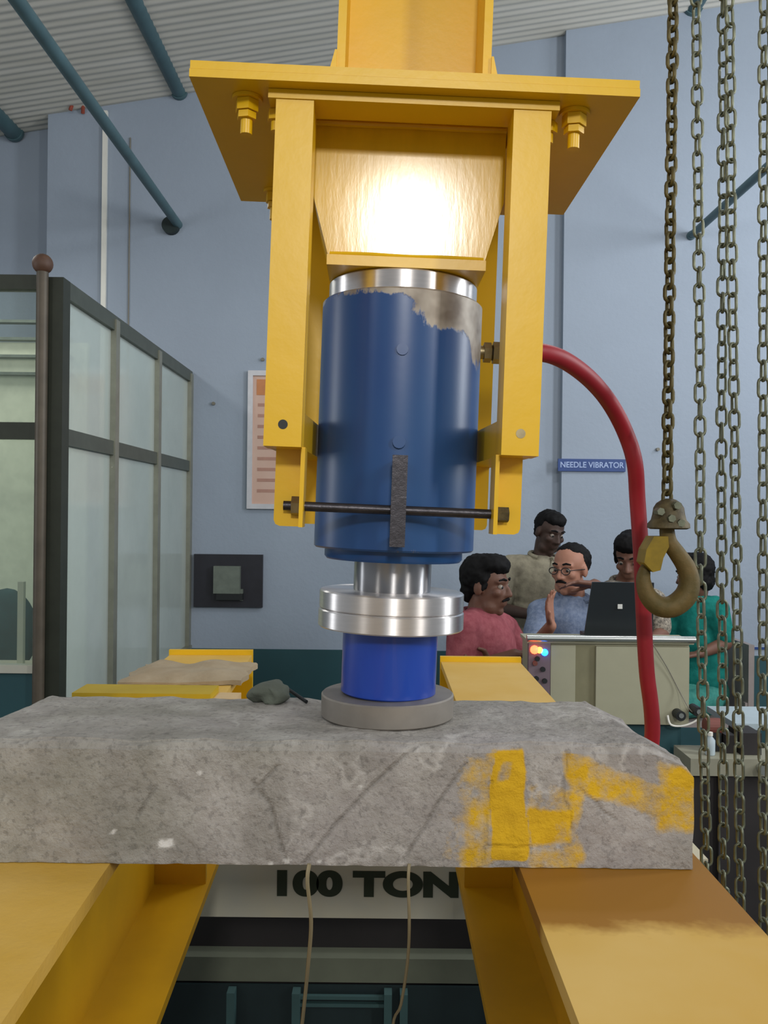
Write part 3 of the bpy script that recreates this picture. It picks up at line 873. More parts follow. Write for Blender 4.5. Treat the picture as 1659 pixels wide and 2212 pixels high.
# tapered block hanging under the plate
zt0 = .2505
bm = bmesh.new()
def ringq(hx, y0, y1, z): return [bm.verts.new(p) for p in ((-hx, y0, z), (hx, y0, z), (hx, y1, z), (-hx, y1, z))]
R_ = [ringq(.098, -.074, .08, ZP0), ringq(.098, -.074, .08, .322), ringq(.0805, -.074, .08, zt0 + .010)]
bm.faces.new(R_[0]); bm.faces.new(R_[2][::-1])
for a, b in zip(R_, R_[1:]):
    for i in range(4): bm.faces.new((a[i], a[(i + 1) % 4], b[(i + 1) % 4], b[i]))
sobj('tapered_block', bm, M['yellow_streaked'], rc, bevel=.002)
sobj('block_foot_plate', box(-.0815, .0815, -.079, .083, zt0, zt0 + .0105), M['yellow'], rc, bevel=.0015)
sobj('weld_bead', tube(spline([(-.098, -.0755, ZP0 - .001), (-.05, -.0765, ZP0 - .002), (0, -.0755, ZP0 - .001), (.05, -.0765, ZP0 - .002), (.098, -.0755, ZP0 - .001)], 6), .0035, 8), M['yellow'], rc, smooth=True)
sobj('weld_bead', tube(spline([(-.079, -.0755, zt0 + .0115), (-.04, -.0762, zt0 + .012), (0, -.0755, zt0 + .0115), (.04, -.0762, zt0 + .012), (.079, -.0755, zt0 + .0115)], 6), .0028, 8), M['yellow'], rc, smooth=True)
for (x, y) in ((-.162, -.118), (.158, -.118), (-.162, .125), (.158, .125)):
    b = sobj('plate_bolt', cyl((x, y, ZP0 - .036), (x, y, ZP0 + .012), .0058, 16), M['yellow'], rc, smooth=True)
    sobj('washer', cyl((x, y, ZP0 - .0035), (x, y, ZP0 - .0002), .0148, 28), M['yellow'], b, smooth=True)
    sobj('nut', hexnut((x, y, ZP0 - .0145), (x, y, ZP0 - .0038), .0118), M['yellow'], b, bevel=.0012)
    sobj('nut', hexnut((x, y, ZP0 - .0215), (x, y, ZP0 - .0152), .0098), M['yellow'], b, bevel=.0012)

# ------------------------------------------------------------------ CRADLE hanging from the plate
ck_ = empty('jack_cradle', W(0, 0, .06), 'yellow steel cradle of four square arms hanging from the plate around the jack', 'cradle')
ZM = ZP0 - .009
# mounting plate as a frame around the tapered block
bm = bmesh.new()
y0m, y1m = -.140, .150
for q in ((-.139, .139, y0m, -.100), (-.139, .139, .098, y1m), (-.139, -.102, -.0999, .0979), (.102, .139, -.0999, .0979)):
    box(q[0], q[1], q[2], q[3], ZM, ZP0 - .0004, bm)
sobj('mounting_frame', bm, M['yellow'], ck_)
AI, AO = .0955, .1315
zarm = .0585
def square_tube_arm(s, yf, xi, xo, zlo, hole):
    x0_, x1_ = (s * xo, s * xi) if s < 0 else (s * xi, s * xo)
    return box(x0_, x1_, yf, yf + .037, zlo, ZM)
arm_o = {}
for s in (-1, 1):
    o = sobj('arm', square_tube_arm(s, -.1385, AI, AO, zarm, True), M['yellow'], ck_, bevel=.0018)
    arm_o[s] = o
    o2 = sobj('arm', square_tube_arm(s, .108, .083, .1185, zarm, False), M['yellow'], ck_, bevel=.0018)
    # side beam joining front arm to back arm
    xa_, xb_ = s * AI, s * AO
    pts = [(s * (AI + .0005), -.1015), (s * (AO - .001), -.1015), (s * .1175, .109), (s * .0835, .109)]
    sobj('connecting_beam', prism(pts, 'z', zarm + .0005, zarm + .036), M['yellow'], ck_, bevel=.0012)
    # drilled pin hole near the arm foot (a recessed dark plug)
    xh = s * (AI + AO) / 2 + (0 if s > 0 else .0)
    sobj('pin_hole', cyl((xh, -.1388, zarm + .021), (xh, -.1365, zarm + .021), .0046, 20), M['black'] if s < 0 else M['nut'], o)
    # gusset nuts of the mounting frame just outside the arms
    xn = s * .1345
    b = sobj('frame_bolt', cyl((xn, -.112, ZM - .02), (xn, -.112, ZM + .004), .0045, 12), M['yellow'], ck_, smooth=True)
    sobj('nut', hexnut((xn, -.112, ZM - .010), (xn, -.112, ZM - .0003), .0085), M['yellow'], b, bevel=.001)
    b = sobj('frame_bolt', cyl((xn, .112, ZM - .02), (xn, .112, ZM + .004), .0045, 12), M['yellow'], ck_, smooth=True)
    sobj('nut', hexnut((xn, .112, ZM - .010), (xn, .112, ZM - .0003), .0085), M['yellow'], b, bevel=.001)
    # angle brackets under the side beams, front and back
    for (yb, name, xi, xo) in ((-.098, 'bracket', .0925, .1235), (.088, 'bracket', .0845, .1155)):
        br_x0, br_x1 = sorted((s * xi, s * xo))
        zlo = -.018
        r_ = .006
        if s < 0: pts = [(br_x0 + r_, zlo), (br_x1, zlo), (br_x1, zarm + .001), (br_x0, zarm + .001), (br_x0, zlo + r_), (br_x0 + r_ * .3, zlo + r_ * .3)]
        else: pts = [(br_x0, zlo), (br_x1 - r_, zlo), (br_x1 - r_ * .3, zlo + r_ * .3), (br_x1, zlo + r_), (br_x1, zarm + .001), (br_x0, zarm + .001)]
        bk = sobj(name, prism(pts, 'y', yb, yb + .004), M['yellow'], ck_, bevel=.0006)
        fx0, fx1 = sorted((s * xi, s * (xi + .004)))
        sobj('bracket_leg', box(fx0, fx1, yb - .027, yb + .001, zlo, zarm + .001), M['yellow'], bk, bevel=.0006)
rod_y = -.1045
sobj('cross_rod', cyl((-.1135, rod_y, .0025), (.104, rod_y, .0015), .0048, 20), M['black_steel'], ck_, smooth=True)
sobj('rod_nut', hexnut((-.1055, rod_y, .0025), (-.0968, rod_y, .0025), .0098), M['nut'], ck_, bevel=.001)
sobj('bolt_head', hexnut((.0968, rod_y, .0015), (.110, rod_y, .0015), .0078), M['hook_block'], ck_, bevel=.001)
sobj('cross_rod', cyl((-.105, .072, .002), (.105, .072, .002), .0048, 20) if False else cyl((-.105, .0995, .002), (.105, .0995, .002), .0048, 20), M['black_steel'], ck_, smooth=True)

# ------------------------------------------------------------------ CHAINS and HOOK
def link_mesh(name, pitch, width, r, m):
    """an oval link standing along z; its inner length is one pitch"""
    hw = width / 2 - r
    hl = pitch / 2 + r
    pts = []
    for k in range(7):
        a = math.pi * k / 6
        pts.append((hw * math.cos(a), 0, hl - hw + hw * math.sin(a)))
    for k in range(7):
        a = math.pi + math.pi * k / 6
        pts.append((hw * math.cos(a), 0, -(hl - hw) + hw * math.sin(a)))
    bm = tube(pts, r, 6, closed=True)
    bmesh.ops.recalc_face_normals(bm, faces=bm.faces)
    me = bpy.data.meshes.new(name)
    bm.to_mesh(me); bm.free()
    me.materials.append(m)
    me.polygons.foreach_set('use_smooth', [True] * len(me.polygons))
    return me
def chain(name, path, pitch, me, label, cat, phase=0.0, wob=0.0):
    """path: points from bottom to top"""
    P = [Vector(p) for p in path]
    root = empty(name, P[0], label, cat)
    L = [0]
    for a, b in zip(P, P[1:]): L.append(L[-1] + (b - a).length)
    n = int(L[-1] / pitch)
    for i in range(n + 1):
        s = i * pitch
        k = max(j for j in range(len(P) - 1) if L[j] <= s + 1e-9)
        a, b = P[k], P[k + 1]
        d = (b - a).normalized()
        p = a + d * (s - L[k])
        o = bpy.data.objects.new('chain_link', me)
        q = Vector((0, 0, 1)).rotation_difference(d)
        ang = (0 if i % 2 == 0 else math.pi / 2) + phase + wob * math.sin(i * .7)
        o.rotation_mode = 'QUATERNION'
        o.rotation_quaternion = q @ Matrix.Rotation(ang, 3, 'Z').to_quaternion()
        o.location = p - P[0]
        o.parent = root
        COL.objects.link(o)
    return root
ml = link_mesh('load_link', .0158, .0170, .00255, M['chain_bronze'])
DL = 1.05
chain('load_chain', [at(1441, 1078, DL), at(1456, -160, DL)], .0158, ml, 'thick brownish hoist chain carrying the rusty hook', 'chain', .35, .25)
mh = link_mesh('hand_link', .0222, .0172, .0021, M['chain_zinc'])
chain('hand_chain', [at(1531, 2420, 1.15), at(1526, 1850, 1.15), at(1513, 1250, 1.15), at(1512, 760, 1.15), at(1502, -160, 1.15)], .0222, mh, 'thin galvanised chain hanging just right of the thick hoist chain', 'chain', .15, .3)
chain('hand_chain', [at(1566, 2420, 1.19), at(1563, 1850, 1.19), at(1558, 1000, 1.18), at(1562, 500, 1.17), at(1562, -160, 1.16)], .0222, mh, 'left strand of the close pair of galvanised chains', 'chain', .1, .3)
chain('hand_chain', [at(1603, 2420, 1.14), at(1598, 1800, 1.14), at(1588, 1000, 1.14), at(1580, 500, 1.14), at(1574, -160, 1.13)], .0222, mh, 'right strand of the close pair of galvanised chains', 'chain', .3, .3)
chain('hand_chain', [at(1652, 2420, 1.12), at(1648, 1600, 1.12), at(1649, 800, 1.12), at(1651, -160, 1.12)], .0228, mh, 'galvanised chain at the right edge of the photo', 'chain', .2, .25)
hk = empty('hoist_hook', at(1441, 1330, DL), 'rusty hoist hook with bell shaped block at the end of the thick chain', 'hook')
ppm = DL / F
c = at(1444, 1143, DL)
prof = [(0, 0), (38, 0), (45, 3), (44, 12), (37, 20), (34, 32), (32, 46), (26, 56), (16, 63), (8, 66), (0, 66)]
obj('hook_block', lathe(c, [(r * ppm, z * ppm) for r, z in prof], 28), M['hook_block'], hk, smooth=True)
for (u, v) in ((1426, 1105), (1462, 1092), (1470, 1130), (1450, 1120)):
    p = at(u, v, DL - .021)
    obj('block_bolt', hexnut(p + Vector((0, -.004, 0)), p + Vector((0, .012, 0)), .0048), M['chain_zinc'], hk, bevel=.0005)
hpts = [(1441, 1134, 15), (1441, 1150, 16), (1446, 1172, 17), (1463, 1196, 18), (1482, 1226, 20), (1489, 1258, 22), (1480, 1288, 24), (1452, 1310, 24), (1422, 1308, 22), (1399, 1286, 19), (1390, 1256, 16), (1392, 1234, 13), (1396, 1222, 9)]
sp = spline([list(at(u, v, DL)) + [r * ppm] for u, v, r in hpts], 6)
obj('hook_body', tube([s[:3] for s in sp], [s[3] for s in sp], 16), M['hook'], hk, smooth=True)
lp_ = [(1434, 1158), (1404, 1158), (1388, 1186), (1383, 1214), (1402, 1234), (1418, 1230), (1424, 1204), (1436, 1180)]
poly = [at(u, v, DL) for u, v in lp_]
obj('safety_latch', prism([(p.x, p.z) for p in poly], 'y', DL - .016, DL + .016), M['latch'], hk, bevel=.003)

# ------------------------------------------------------------------ WIRES hanging from the block
def wire(name, pts, r, label):
    tag(obj(name, tube(spline([list(p) for p in pts], 6), r, 6), M['wire'], smooth=True), label, 'wire')
wire('gauge_wire', [at(668, 1866, .837), at(664, 1905, .838), at(672, 1990, .86), at(666, 2080, .9), at(654, 2200, .95), at(640, 2330, 1.0), at(640, 2600, 1.05)], .0021, 'left of two cream gauge wires hanging from the concrete block')
wire('gauge_wire', [at(884, 1866, .837), at(882, 1905, .838), at(884, 2000, .86), at(880, 2080, .9), at(866, 2170, .95), at(846, 2250, 1.0), at(850, 2600, 1.05)], .0016, 'right of two cream gauge wires hanging from the concrete block')

# ------------------------------------------------------------------ THINGS on the left girder behind the block
p = at(180, 1496, 1.62); q = at(468, 1496, 1.62)
tag(obj('flat_bar', box(p.x, q.x, 1.56, 1.64, HB + .0008, HB + .013), M['yellow_green'], bevel=.002), 'greenish yellow flat bar lying across the left girder', 'flat bar')
p = at(470, 1500, 1.5); q = at(517, 1500, 1.5)
tag(obj('pale_block', box(p.x, q.x, 1.47, 1.52, HB + .0008, HB + .025), M['card'], bevel=.002), 'small pale wooden block on the left girder beside the flat bar', 'block')
bm = bmesh.new()
NX_, NY_ = 26, 12
xa_, xb_ = at(300, 1470, 1.85).x, at(538, 1470, 1.8).x
top, bot = {}, {}
for i in range(NX_ + 1):
    for j in range(NY_ + 1):
        fx, fy = i / NX_, j / NY_
        x = xa_ + (xb_ - xa_) * fx + .015 * noise.noise(Vector((fy * 5, 2, 0))); yv = 1.70 + .2 * fy + .01 * noise.noise(Vector((fx * 6, 0, 1)))
        e = min(1, min(fx, 1 - fx, fy, 1 - fy) * 6)
        h = .004 + .018 * e * (.7 + .5 * noise.noise(Vector((fx * 4, fy * 3, 5)))) + .012 * (fx > .5) * (fx - .5)
        top[i, j] = bm.verts.new((x, yv, HB + .0012 + h)); bot[i, j] = bm.verts.new((x, yv, HB + .001))
for i in range(NX_):
    for j in range(NY_):
        bm.faces.new((top[i, j], top[i + 1, j], top[i + 1, j + 1], top[i, j + 1])); bm.faces.new((bot[i, j], bot[i, j + 1], bot[i + 1, j + 1], bot[i + 1, j]))
for i in range(NX_):
    for j in (0, NY_): bm.faces.new((bot[i, j], bot[i + 1, j], top[i + 1, j], top[i, j]))
for j in range(NY_):
    for i in (0, NX_): bm.faces.new((bot[i, j], bot[i, j + 1], top[i, j + 1], top[i, j]))
tag(obj('empty_sack', bm, M['sack'], smooth=True), 'flattened brown cement sack lying on the left girder', 'sack')
# dark crumpled cloth on the back edge of the block
bm = bmesh.new()
cc = at(592, 1487, 1.045)
bmesh.ops.create_icosphere(bm, subdivisions=4, radius=1, matrix=Matrix.Translation((cc.x, 1.012, BZ1 + .011)) @ Matrix.Diagonal((.0235, .018, .0145, 1)))
for v in bm.verts:
    v.co += Vector((1, 1, .7)) * .006 * noise.noise(v.co * 70)
    v.co.z = max(v.co.z, BZ1 + .0005)
tag(obj('crumpled_rag', bm, M['sack_grey'], smooth=True), 'dark grey crumpled rag on the back edge of the concrete block', 'rag')
p = at(662, 1511, 1.0); q = at(622, 1488, 1.045)
tag(obj('black_rod', cyl((p.x, 1.0, BZ1 + .004), (q.x, 1.035, BZ1 + .012), .0022, 10), M['black'], smooth=True), 'thin black rod lying beside the rag on the concrete block', 'rod')

# ------------------------------------------------------------------ CONSOLE with laptop
DC = 3.1
xL, xR = at(1143, 1400, DC).x, at(1491, 1400, DC).x
zT = at(1300, 1383, DC).z; zBt = at(1450, 1568, DC).z
root = empty('control_console', ((xL + xR) / 2, DC + .15, 0), 'cream hydraulic control console with lit lamps standing behind the right girder', 'console')
x_p = at(1190, 1400, DC).x; x_r0 = at(1243, 1450, DC).x; x_r1 = at(1287, 1450, DC).x
obj('console_body', box(xL, xR, DC + .012, DC + .15, zBt, zT - .012), M['cream'], root, bevel=.006)
obj('narrow_panel', box(x_p, x_r0, DC, DC + .02, zBt + .005, zT - .02), M['cream'], root, bevel=.003)
obj('dark_panel', box(x_r0, x_r1, DC + .006, DC + .02, zBt + .005, zT - .02), M['olive'], root)
obj('door', box(x_r1, xR - .004, DC - .004, DC + .02, zBt + .005, zT - .022), M['cream'], root, bevel=.003)
obj('cover_plate', box(xL - .008, xR + .012, DC - .004, DC + .155, zT - .012, zT), M['cream'], root, bevel=.003)
obj('rim', cyl((xL - .01, DC - .006, zT + .006), (xR + .015, DC - .006, zT + .006), .0125, 16), M['rim'], root, smooth=True)
ip = obj('indicator_panel', box(xL - .002, x_p - .002, DC - .003, DC + .02, zBt + .1, zT - .012), M['panel_dark'], root, bevel=.002)
for (u, v, k, r) in ((1154, 1403, 'lamp_red', .016), (1165, 1404, 'lamp_orange', .012), (1176, 1409, 'lamp_blue', .013)):
    p = at(u, v, DC)
    bm = bmesh.new(); bmesh.ops.create_icosphere(bm, subdivisions=2, radius=r, matrix=Matrix.Translation((p.x, DC - .005, p.z)))
    o = obj('indicator_lamp', bm, M[k], ip, smooth=True)
    o['label'] = {'lamp_red': 'glowing red indicator lamp', 'lamp_orange': 'glowing orange indicator lamp', 'lamp_blue': 'glowing blue indicator lamp'}[k]
for (u, v) in ((1155, 1432), (1172, 1445), (1158, 1465), (1176, 1470), (1160, 1422)):
    p = at(u, v, DC)
    obj('push_button', cyl((p.x, DC - .012, p.z), (p.x, DC, p.z), .009, 12), M['black'] if v != 1432 else M['motor'], ip)
for (u, v) in ((1461, 1540), (1499, 1532)):
    p = at(u, v, DC)
    obj('socket_plug', cyl((p.x, DC - .05, p.z), (p.x, DC + .015, p.z), .018, 16), M['black'], root, bevel=.003)
    obj('plug_ring', cyl((p.x, DC - .054, p.z + .002), (p.x, DC - .046, p.z + .002), .009, 12), M['rim'], root)
obj('console_stand', box(xL + .03, xR - .02, DC + .03, DC + .14, 0, zBt), M['dado'], root)
tag(obj('console_cable', tube(spline([list(at(1408, 1388, DC - .022)), list(at(1440, 1440, DC - .012)), list(at(1466, 1490, DC - .012)), list(at(1488, 1530, DC - .04)), list(at(1499, 1540, DC - .03))], 6), .0016, 6), M['cable']), 'thin grey cable sagging across the console door', 'cable')
tag(obj('console_lead', tube(spline([list(at(1442, 1545, DC - .04)), list(at(1450, 1566, DC - .05)), list(at(1480, 1567, DC - .05)), list(at(1508, 1553, DC - .05)), list(at(1512, 1530, DC - .04))], 6), .0035, 6), M['white']), 'white lead looping under the console plugs', 'cable')
# laptop
DLp = 3.17
lz = zT + .0008
p0, p1 = at(1262, 1369, DLp), at(1410, 1369, DLp)
lt = empty('laptop', ((p0.x + p1.x) / 2, DLp + .1, lz), 'open black laptop standing on the cream console', 'laptop')
zt_ = at(1330, 1258, DLp - .03).z
tp0, tp1 = at(1279, 1258, DLp - .03), at(1412, 1258, DLp - .03)
bm = bmesh.new()
A = [bm.verts.new(q) for q in ((p0.x, DLp, lz + .006), (p1.x, DLp, lz + .006), (tp1.x, DLp - .035, zt_), (tp0.x, DLp - .035, zt_))]
B = [bm.verts.new(v.co + Vector((0, .008, .001))) for v in A]
bm.faces.new(A); bm.faces.new(B[::-1])
for i in range(4): bm.faces.new((A[i], B[i], B[(i + 1) % 4], A[(i + 1) % 4]))
lid = obj('lid', bm, M['lid'], lt, bevel=.002)
obj('keyboard_base', box(p0.x, p1.x, DLp + .008, DLp + .07, lz, lz + .014), M['lid'], lt, bevel=.003)
pe = at(1339, 1310, DLp - .02)
obj('lid_emblem', box(pe.x - .0085, pe.x + .0085, DLp - .0235, DLp - .015, pe.z - .0085, pe.z + .0085), M['emblem'], lid, bevel=.002)

# ------------------------------------------------------------------ BENCH and odds and ends behind the chains
DB = 2.9
zbt = at(1600, 1640, DB).z; zbl = at(1600, 1677, DB).z
bx0, bx1 = at(1492, 1640, DB).x, 1.85
bn = empty('work_bench', ((bx0 + bx1) / 2, DB + .12, 0), 'pale topped workbench with dark underside behind the chains at right', 'bench')
obj('bench_top', box(bx0, bx1, DB, DB + .17, zbl, zbt), M['bench'], bn, bevel=.004)
obj('dark_carcass', box(bx0 + .02, bx1 - .02, DB + .03, DB + .16, 0, zbl), M['dark'], bn)
for xx in (bx0 + .1, bx1 - .12):
    obj('leg', box(xx, xx + .05, DB + .005, DB + .03, 0, zbl), M['dark'], bn)
def on_bench(u0, u1, v0, y=DB + .06):
    return at(u0, 1640, y).x, at(u1, 1640, y).x, at(u0, v0, y).z
a, b, c = on_bench(1598, 1642, 1582)
tag(obj('dark_box', box(a, b, DB + .05, DB + .16, zbt + .0008, c), M['dark'], bevel=.006), 'dark box on the workbench near the right edge', 'box')
a, b, c = on_bench(1570, 1592, 1590)
tag(obj('dark_box', box(a, b, DB + .07, DB + .16, zbt + .0008, c), M['dark'], bevel=.006), 'narrower dark box on the workbench left of the other box', 'box')
a, b, c = on_bench(1536, 1568, 1562)
root = empty('small_motor', ((a + b) / 2, DB + .12, zbt), 'small red brown motor on the workbench behind the chains', 'motor')
zz = zbt + .08
obj('motor_body', cyl((a, DB + .12, zz), (b, DB + .12, zz), .03, 20), M['motor'], root, bevel=.003)
obj('motor_foot', box(a + .004, b - .004, DB + .09, DB + .15, zbt + .0008, zz - .015), M['black'], root)
obj('motor_shaft', cyl((b, DB + .12, zz), (b + .02, DB + .12, zz), .006, 10), M['dull_steel'], root)
p = at(1536, 1625, DB + .04)
root = empty('plastic_bottle', (p.x, DB + .05, zbt), 'small pale plastic bottle on the workbench', 'bottle')
obj('bottle_body', lathe((p.x, DB + .05, zbt + .0008), [(0, 0), (.016, 0), (.017, .003), (.017, .05), (.008, .062), (.008, .066), (0, .066)], 20), M['bottle'], root, smooth=True)
obj('bottle_cap', lathe((p.x, DB + .05, zbt + .066), [(0, 0), (.009, 0), (.009, .012), (0, .012)], 16), M['white'], root, smooth=True)
p = at(1650, 1662, DB - .02)
root = empty('bench_knob', (p.x, DB - .01, p.z), 'bright round knob on the bench front at the right edge', 'knob')
obj('knob_disc', cyl((p.x, DB - .03, p.z), (p.x, DB - .0005, p.z), .018, 18), M['rim'], root, bevel=.004)
p, q = at(1590, 1570, 3.3), at(1659, 1572, 3.3)
root = empty('shelf', (q.x, 3.35, 0), 'pale blue edged low shelf behind the workbench at right', 'shelf')
obj('shelf_board', box(p.x, 2.0, 3.3, 3.6, p.z - .012, p.z + .012), M['bottle'], root, bevel=.004)
for xx in (p.x + .03, 1.95):
    obj('leg', box(xx, xx + .03, 3.4, 3.43, 0, p.z - .012), M['dark'], root)

# ------------------------------------------------------------------ PEOPLE
SKINS = {}
def skin_mat(name, c):
    return mat(name, c, 0.55, var=0.07, scale=14, spec=0.35)
def capsule(bm, p, q, r1, r2, sub=2):
    p, q = Vector(p), Vector(q)
    b = bmesh.new()
    bmesh.ops.create_icosphere(b, subdivisions=sub, radius=r1, matrix=Matrix.Translation(p))
    bmesh.ops.create_icosphere(b, subdivisions=sub, radius=r2, matrix=Matrix.Translation(q))
    r = bmesh.ops.convex_hull(b, input=b.verts)
    dead = [g for g in r['geom_interior'] if isinstance(g, bmesh.types.BMVert)]
    bmesh.ops.delete(b, geom=dead, context='VERTS')
    loose = [f for f in r['geom_holes'] if isinstance(f, bmesh.types.BMFace) and f.is_valid] if 'geom_holes' in r else []
    me = bpy.data.meshes.new('tmp'); b.to_mesh(me); b.free()
    bm.from_mesh(me); bpy.data.meshes.remove(me)
def ellip(bm, c, r, rot=None):
    Mx = Matrix.Translation(Vector(c))
    if rot is not None: Mx = Mx @ rot.to_4x4()
    bmesh.ops.create_icosphere(bm, subdivisions=3, radius=1, matrix=Mx @ Matrix.Diagonal((r[0], r[1], r[2], 1)))
def melt(name, bm, m, parent, voxel, smooth=6):
    """voxel-unites overlapping shapes into one continuous surface"""
    base = wloc(parent)
    bmesh.ops.translate(bm, vec=-base, verts=bm.verts)
    me = bpy.data.meshes.new(name); bm.to_mesh(me); bm.free()
    o = new_obj(name, me)
    r = o.modifiers.new('r', 'REMESH'); r.mode = 'VOXEL'; r.voxel_size = voxel; r.use_smooth_shade = True
    s = o.modifiers.new('s', 'SMOOTH'); s.factor = 0.5; s.iterations = smooth
    dg = bpy.context.evaluated_depsgraph_get()
    me2 = bpy.data.meshes.new_from_object(o.evaluated_get(dg))
    o.modifiers.clear()
    o.data = me2
    bpy.data.meshes.remove(me)
    me2.name = name
    me2.materials.clear(); me2.materials.append(m)
    me2.polygons.foreach_set('use_smooth', [True] * len(me2.polygons))
    o.parent = parent
    return o
def frame(fwd, up):
    f = Vector(fwd).normalized()
    u = Vector(up); u = (u - f * u.dot(f)).normalized()
    r = f.cross(u)
    return Matrix((r, f, u)).transposed()         # columns: right, forward, up
def hand(bm, wrist, d, n, side, curl=0.35, spread=1.0):
    """wrist point, d direction of the fingers, n palm normal, side +-1 puts the thumb on d x n or opposite"""
    d = Vector(d).normalized(); n = Vector(n); n = (n - d * n.dot(d)).normalized()
    s = d.cross(n) * side
    w = Vector(wrist)
    for k in range(4):
        o = (-.027 + k * .018)
        capsule(bm, w + s * o * .6 + d * .012, w + s * o + d * .085, .014, .012, 1)
    for k, L in enumerate((.062, .075, .080, .070)):
        o = (-.030 + k * .020) * spread
        p0 = w + s * o * .93 + d * .085
        a = curl * .6
        d1 = (d * math.cos(a) + n * math.sin(a) + s * (k - 1.5) * .08 * spread).normalized()
        p1 = p0 + d1 * L * .45
        d2 = (d * math.cos(a * 2.4) + n * math.sin(a * 2.4) + s * (k - 1.5) * .08 * spread).normalized()
        p2 = p1 + d2 * L * .30
        p3 = p2 + d2 * L * .25 + n * .006 * curl
        capsule(bm, p0, p1, .0098, .0092, 1); capsule(bm, p1, p2, .0092, .0084, 1); capsule(bm, p2, p3, .0084, .0072, 1)
    t0 = w + s * .022 + d * .022 + n * .006
    t1 = t0 + (s * .8 + d * .75 + n * .25).normalized() * .045
    t2 = t1 + (s * .25 + d * .95 + n * .25).normalized() * .034
    capsule(bm, t0, t1, .014, .0115, 1); capsule(bm, t1, t2, .0115, .0085, 1)
def person(label, head, face, J, cols, hair='short', sleeves='half', tilt=(0, 0, 1), extra=None, hands=None, hs=1.0):
    """J holds joints: neck, chest, waist, hips, shl/shr, ell/elr, wrl/wrr, hpl/hpr, knl/knr, anl/anr"""
    skin, shirt, trou, hairm = cols
    J = {k: Vector(v) for k, v in J.items()}
    gz = min(J['anl'].z, J['anr'].z) - .08
    root = empty('person', (J['hips'].x, J['hips'].y, gz), label, 'person')
    H = Vector(head)
    Fm = frame(face, tilt)
    h = lambda x, y, z: H + Fm @ (Vector((x, y, z)) * hs)
    bm = bmesh.new()
    S = lambda *a: tuple(x * hs for x in a)
    ellip(bm, h(0, -.012, .035), S(.074, .092, .083), Fm)
    ellip(bm, h(0, .018, -.030), S(.060, .072, .082), Fm)
    capsule(bm, h(-.030, .030, -.078), h(.030, .030, -.078), .034 * hs, .034 * hs)
    capsule(bm, h(0, .052, -.094), h(0, .060, -.096), .022 * hs, .020 * hs)
    capsule(bm, h(0, .084, .012), h(0, .103, -.026), .008 * hs, .0125 * hs)
    for s in (-1, 1):
        ellip(bm, h(s * .012, .094, -.029), S(.009, .010, .008), Fm)
        capsule(bm, h(s * .012, .081, .028), h(s * .044, .066, .026), .0095 * hs, .009 * hs)
        ellip(bm, h(s * .040, .060, -.018), S(.022, .022, .020), Fm)
        ellip(bm, h(s * .076, -.006, -.006), S(.010, .021, .031), Fm)
    capsule(bm, h(-.016, .083, -.056), h(.016, .083, -.056), .0065 * hs, .0065 * hs, 1)
    capsule(bm, h(-.014, .081, -.067), h(.014, .081, -.067), .0072 * hs, .0072 * hs, 1)
    capsule(bm, h(0, -.020, -.060), J['neck'], .054 * hs, .058 * hs)
    ax = (J['shr'] - J['shl']).normalized()
    up_ = (J['neck'] - J['waist']).normalized()
    Tm = Matrix((ax, up_.cross(ax), up_)).transposed()
    hw = (J['shr'] - J['shl']).length / 2
    def torso(b, g):
        ellip(b, J['chest'], (hw * .86 + g, .108 + g, .17 + g), Tm)
        ellip(b, J['waist'], (.145 + g, .105 + g, .15 + g), Tm)
        capsule(b, J['shl'] * .82 + J['shr'] * .18, J['shr'] * .82 + J['shl'] * .18, .066 + g, .066 + g)
        ms = (J['shl'] + J['shr']) / 2
        capsule(b, ms, J['neck'] - up_ * .02, .07 + g, .052 + g)
        ellip(b, (J['waist'] + J['chest']) / 2, (.15 + g, .105 + g, .15 + g), Tm)
        ellip(b, (J['waist'] + J['hips']) / 2, (.148 + g, .112 + g, .13 + g), Tm)
        for s in 'lr':
            capsule(b, J['sh' + s], J['sh' + s] * .85 + ms * .15, .056 + g, .06 + g)
    def legs(b, g):
        ellip(b, J['hips'], (.165 + g, .125 + g, .115 + g))
        for s in 'lr':
            capsule(b, J['hp' + s], J['kn' + s], .082 + g, .058 + g)
            capsule(b, J['kn' + s], J['an' + s] + Vector((0, 0, .03)), .056 + g, .038 + g)
    torso(bm, 0); legs(bm, 0)
    for s in 'lr':
        capsule(bm, J['sh' + s], J['el' + s], .048, .038)
        capsule(bm, J['el' + s], J['wr' + s], .039, .026)
        capsule(bm, J['an' + s], J['an' + s] + Vector((0, 0, .06)), .036, .036)
        if hands and s in hands:
            d, n, sd, cu, spd = hands[s]
        else:
            d, n, sd, cu, spd = (J['wr' + s] - J['el' + s]), Vector((0, .3, -1)), (1 if s == 'l' else -1), .5, .9
        hand(bm, J['wr' + s], d, n, sd, cu, spd)
        fd = Vector((Vector(face).x, Vector(face).y, 0)).normalized()
        capsule(bm, J['an' + s] - Vector((0, 0, .04)) - fd * .03, J['an' + s] - Vector((0, 0, .05)) + fd * .16, .034, .026)
    melt('body', bm, skin, root, .0062, 5)
    # shirt
    bm = bmesh.new(); torso(bm, .012)
    for s in 'lr':
        if sleeves == 'half':
            e = J['sh' + s].lerp(J['el' + s], .78)
            capsule(bm, J['sh' + s], e, .064, .060)
        else:
            capsule(bm, J['sh' + s], J['el' + s], .063, .053)
            capsule(bm, J['el' + s], J['el' + s].lerp(J['wr' + s], .86), .052, .040)
    # folds
    o = melt('shirt', bm, shirt, root, .0085, 4)
    me = o.data
    for v in me.vertices:
        c = v.co
        k = noise.noise(Vector((c.x * 11, c.y * 11, c.z * 6 + 3))) * .009 + noise.noise(Vector((c.x * 26, c.y * 26, c.z * 13))) * .004
        v.co += v.normal * k
    # collar: two flaps and a band
    nk = J['neck'] - up_ * .012
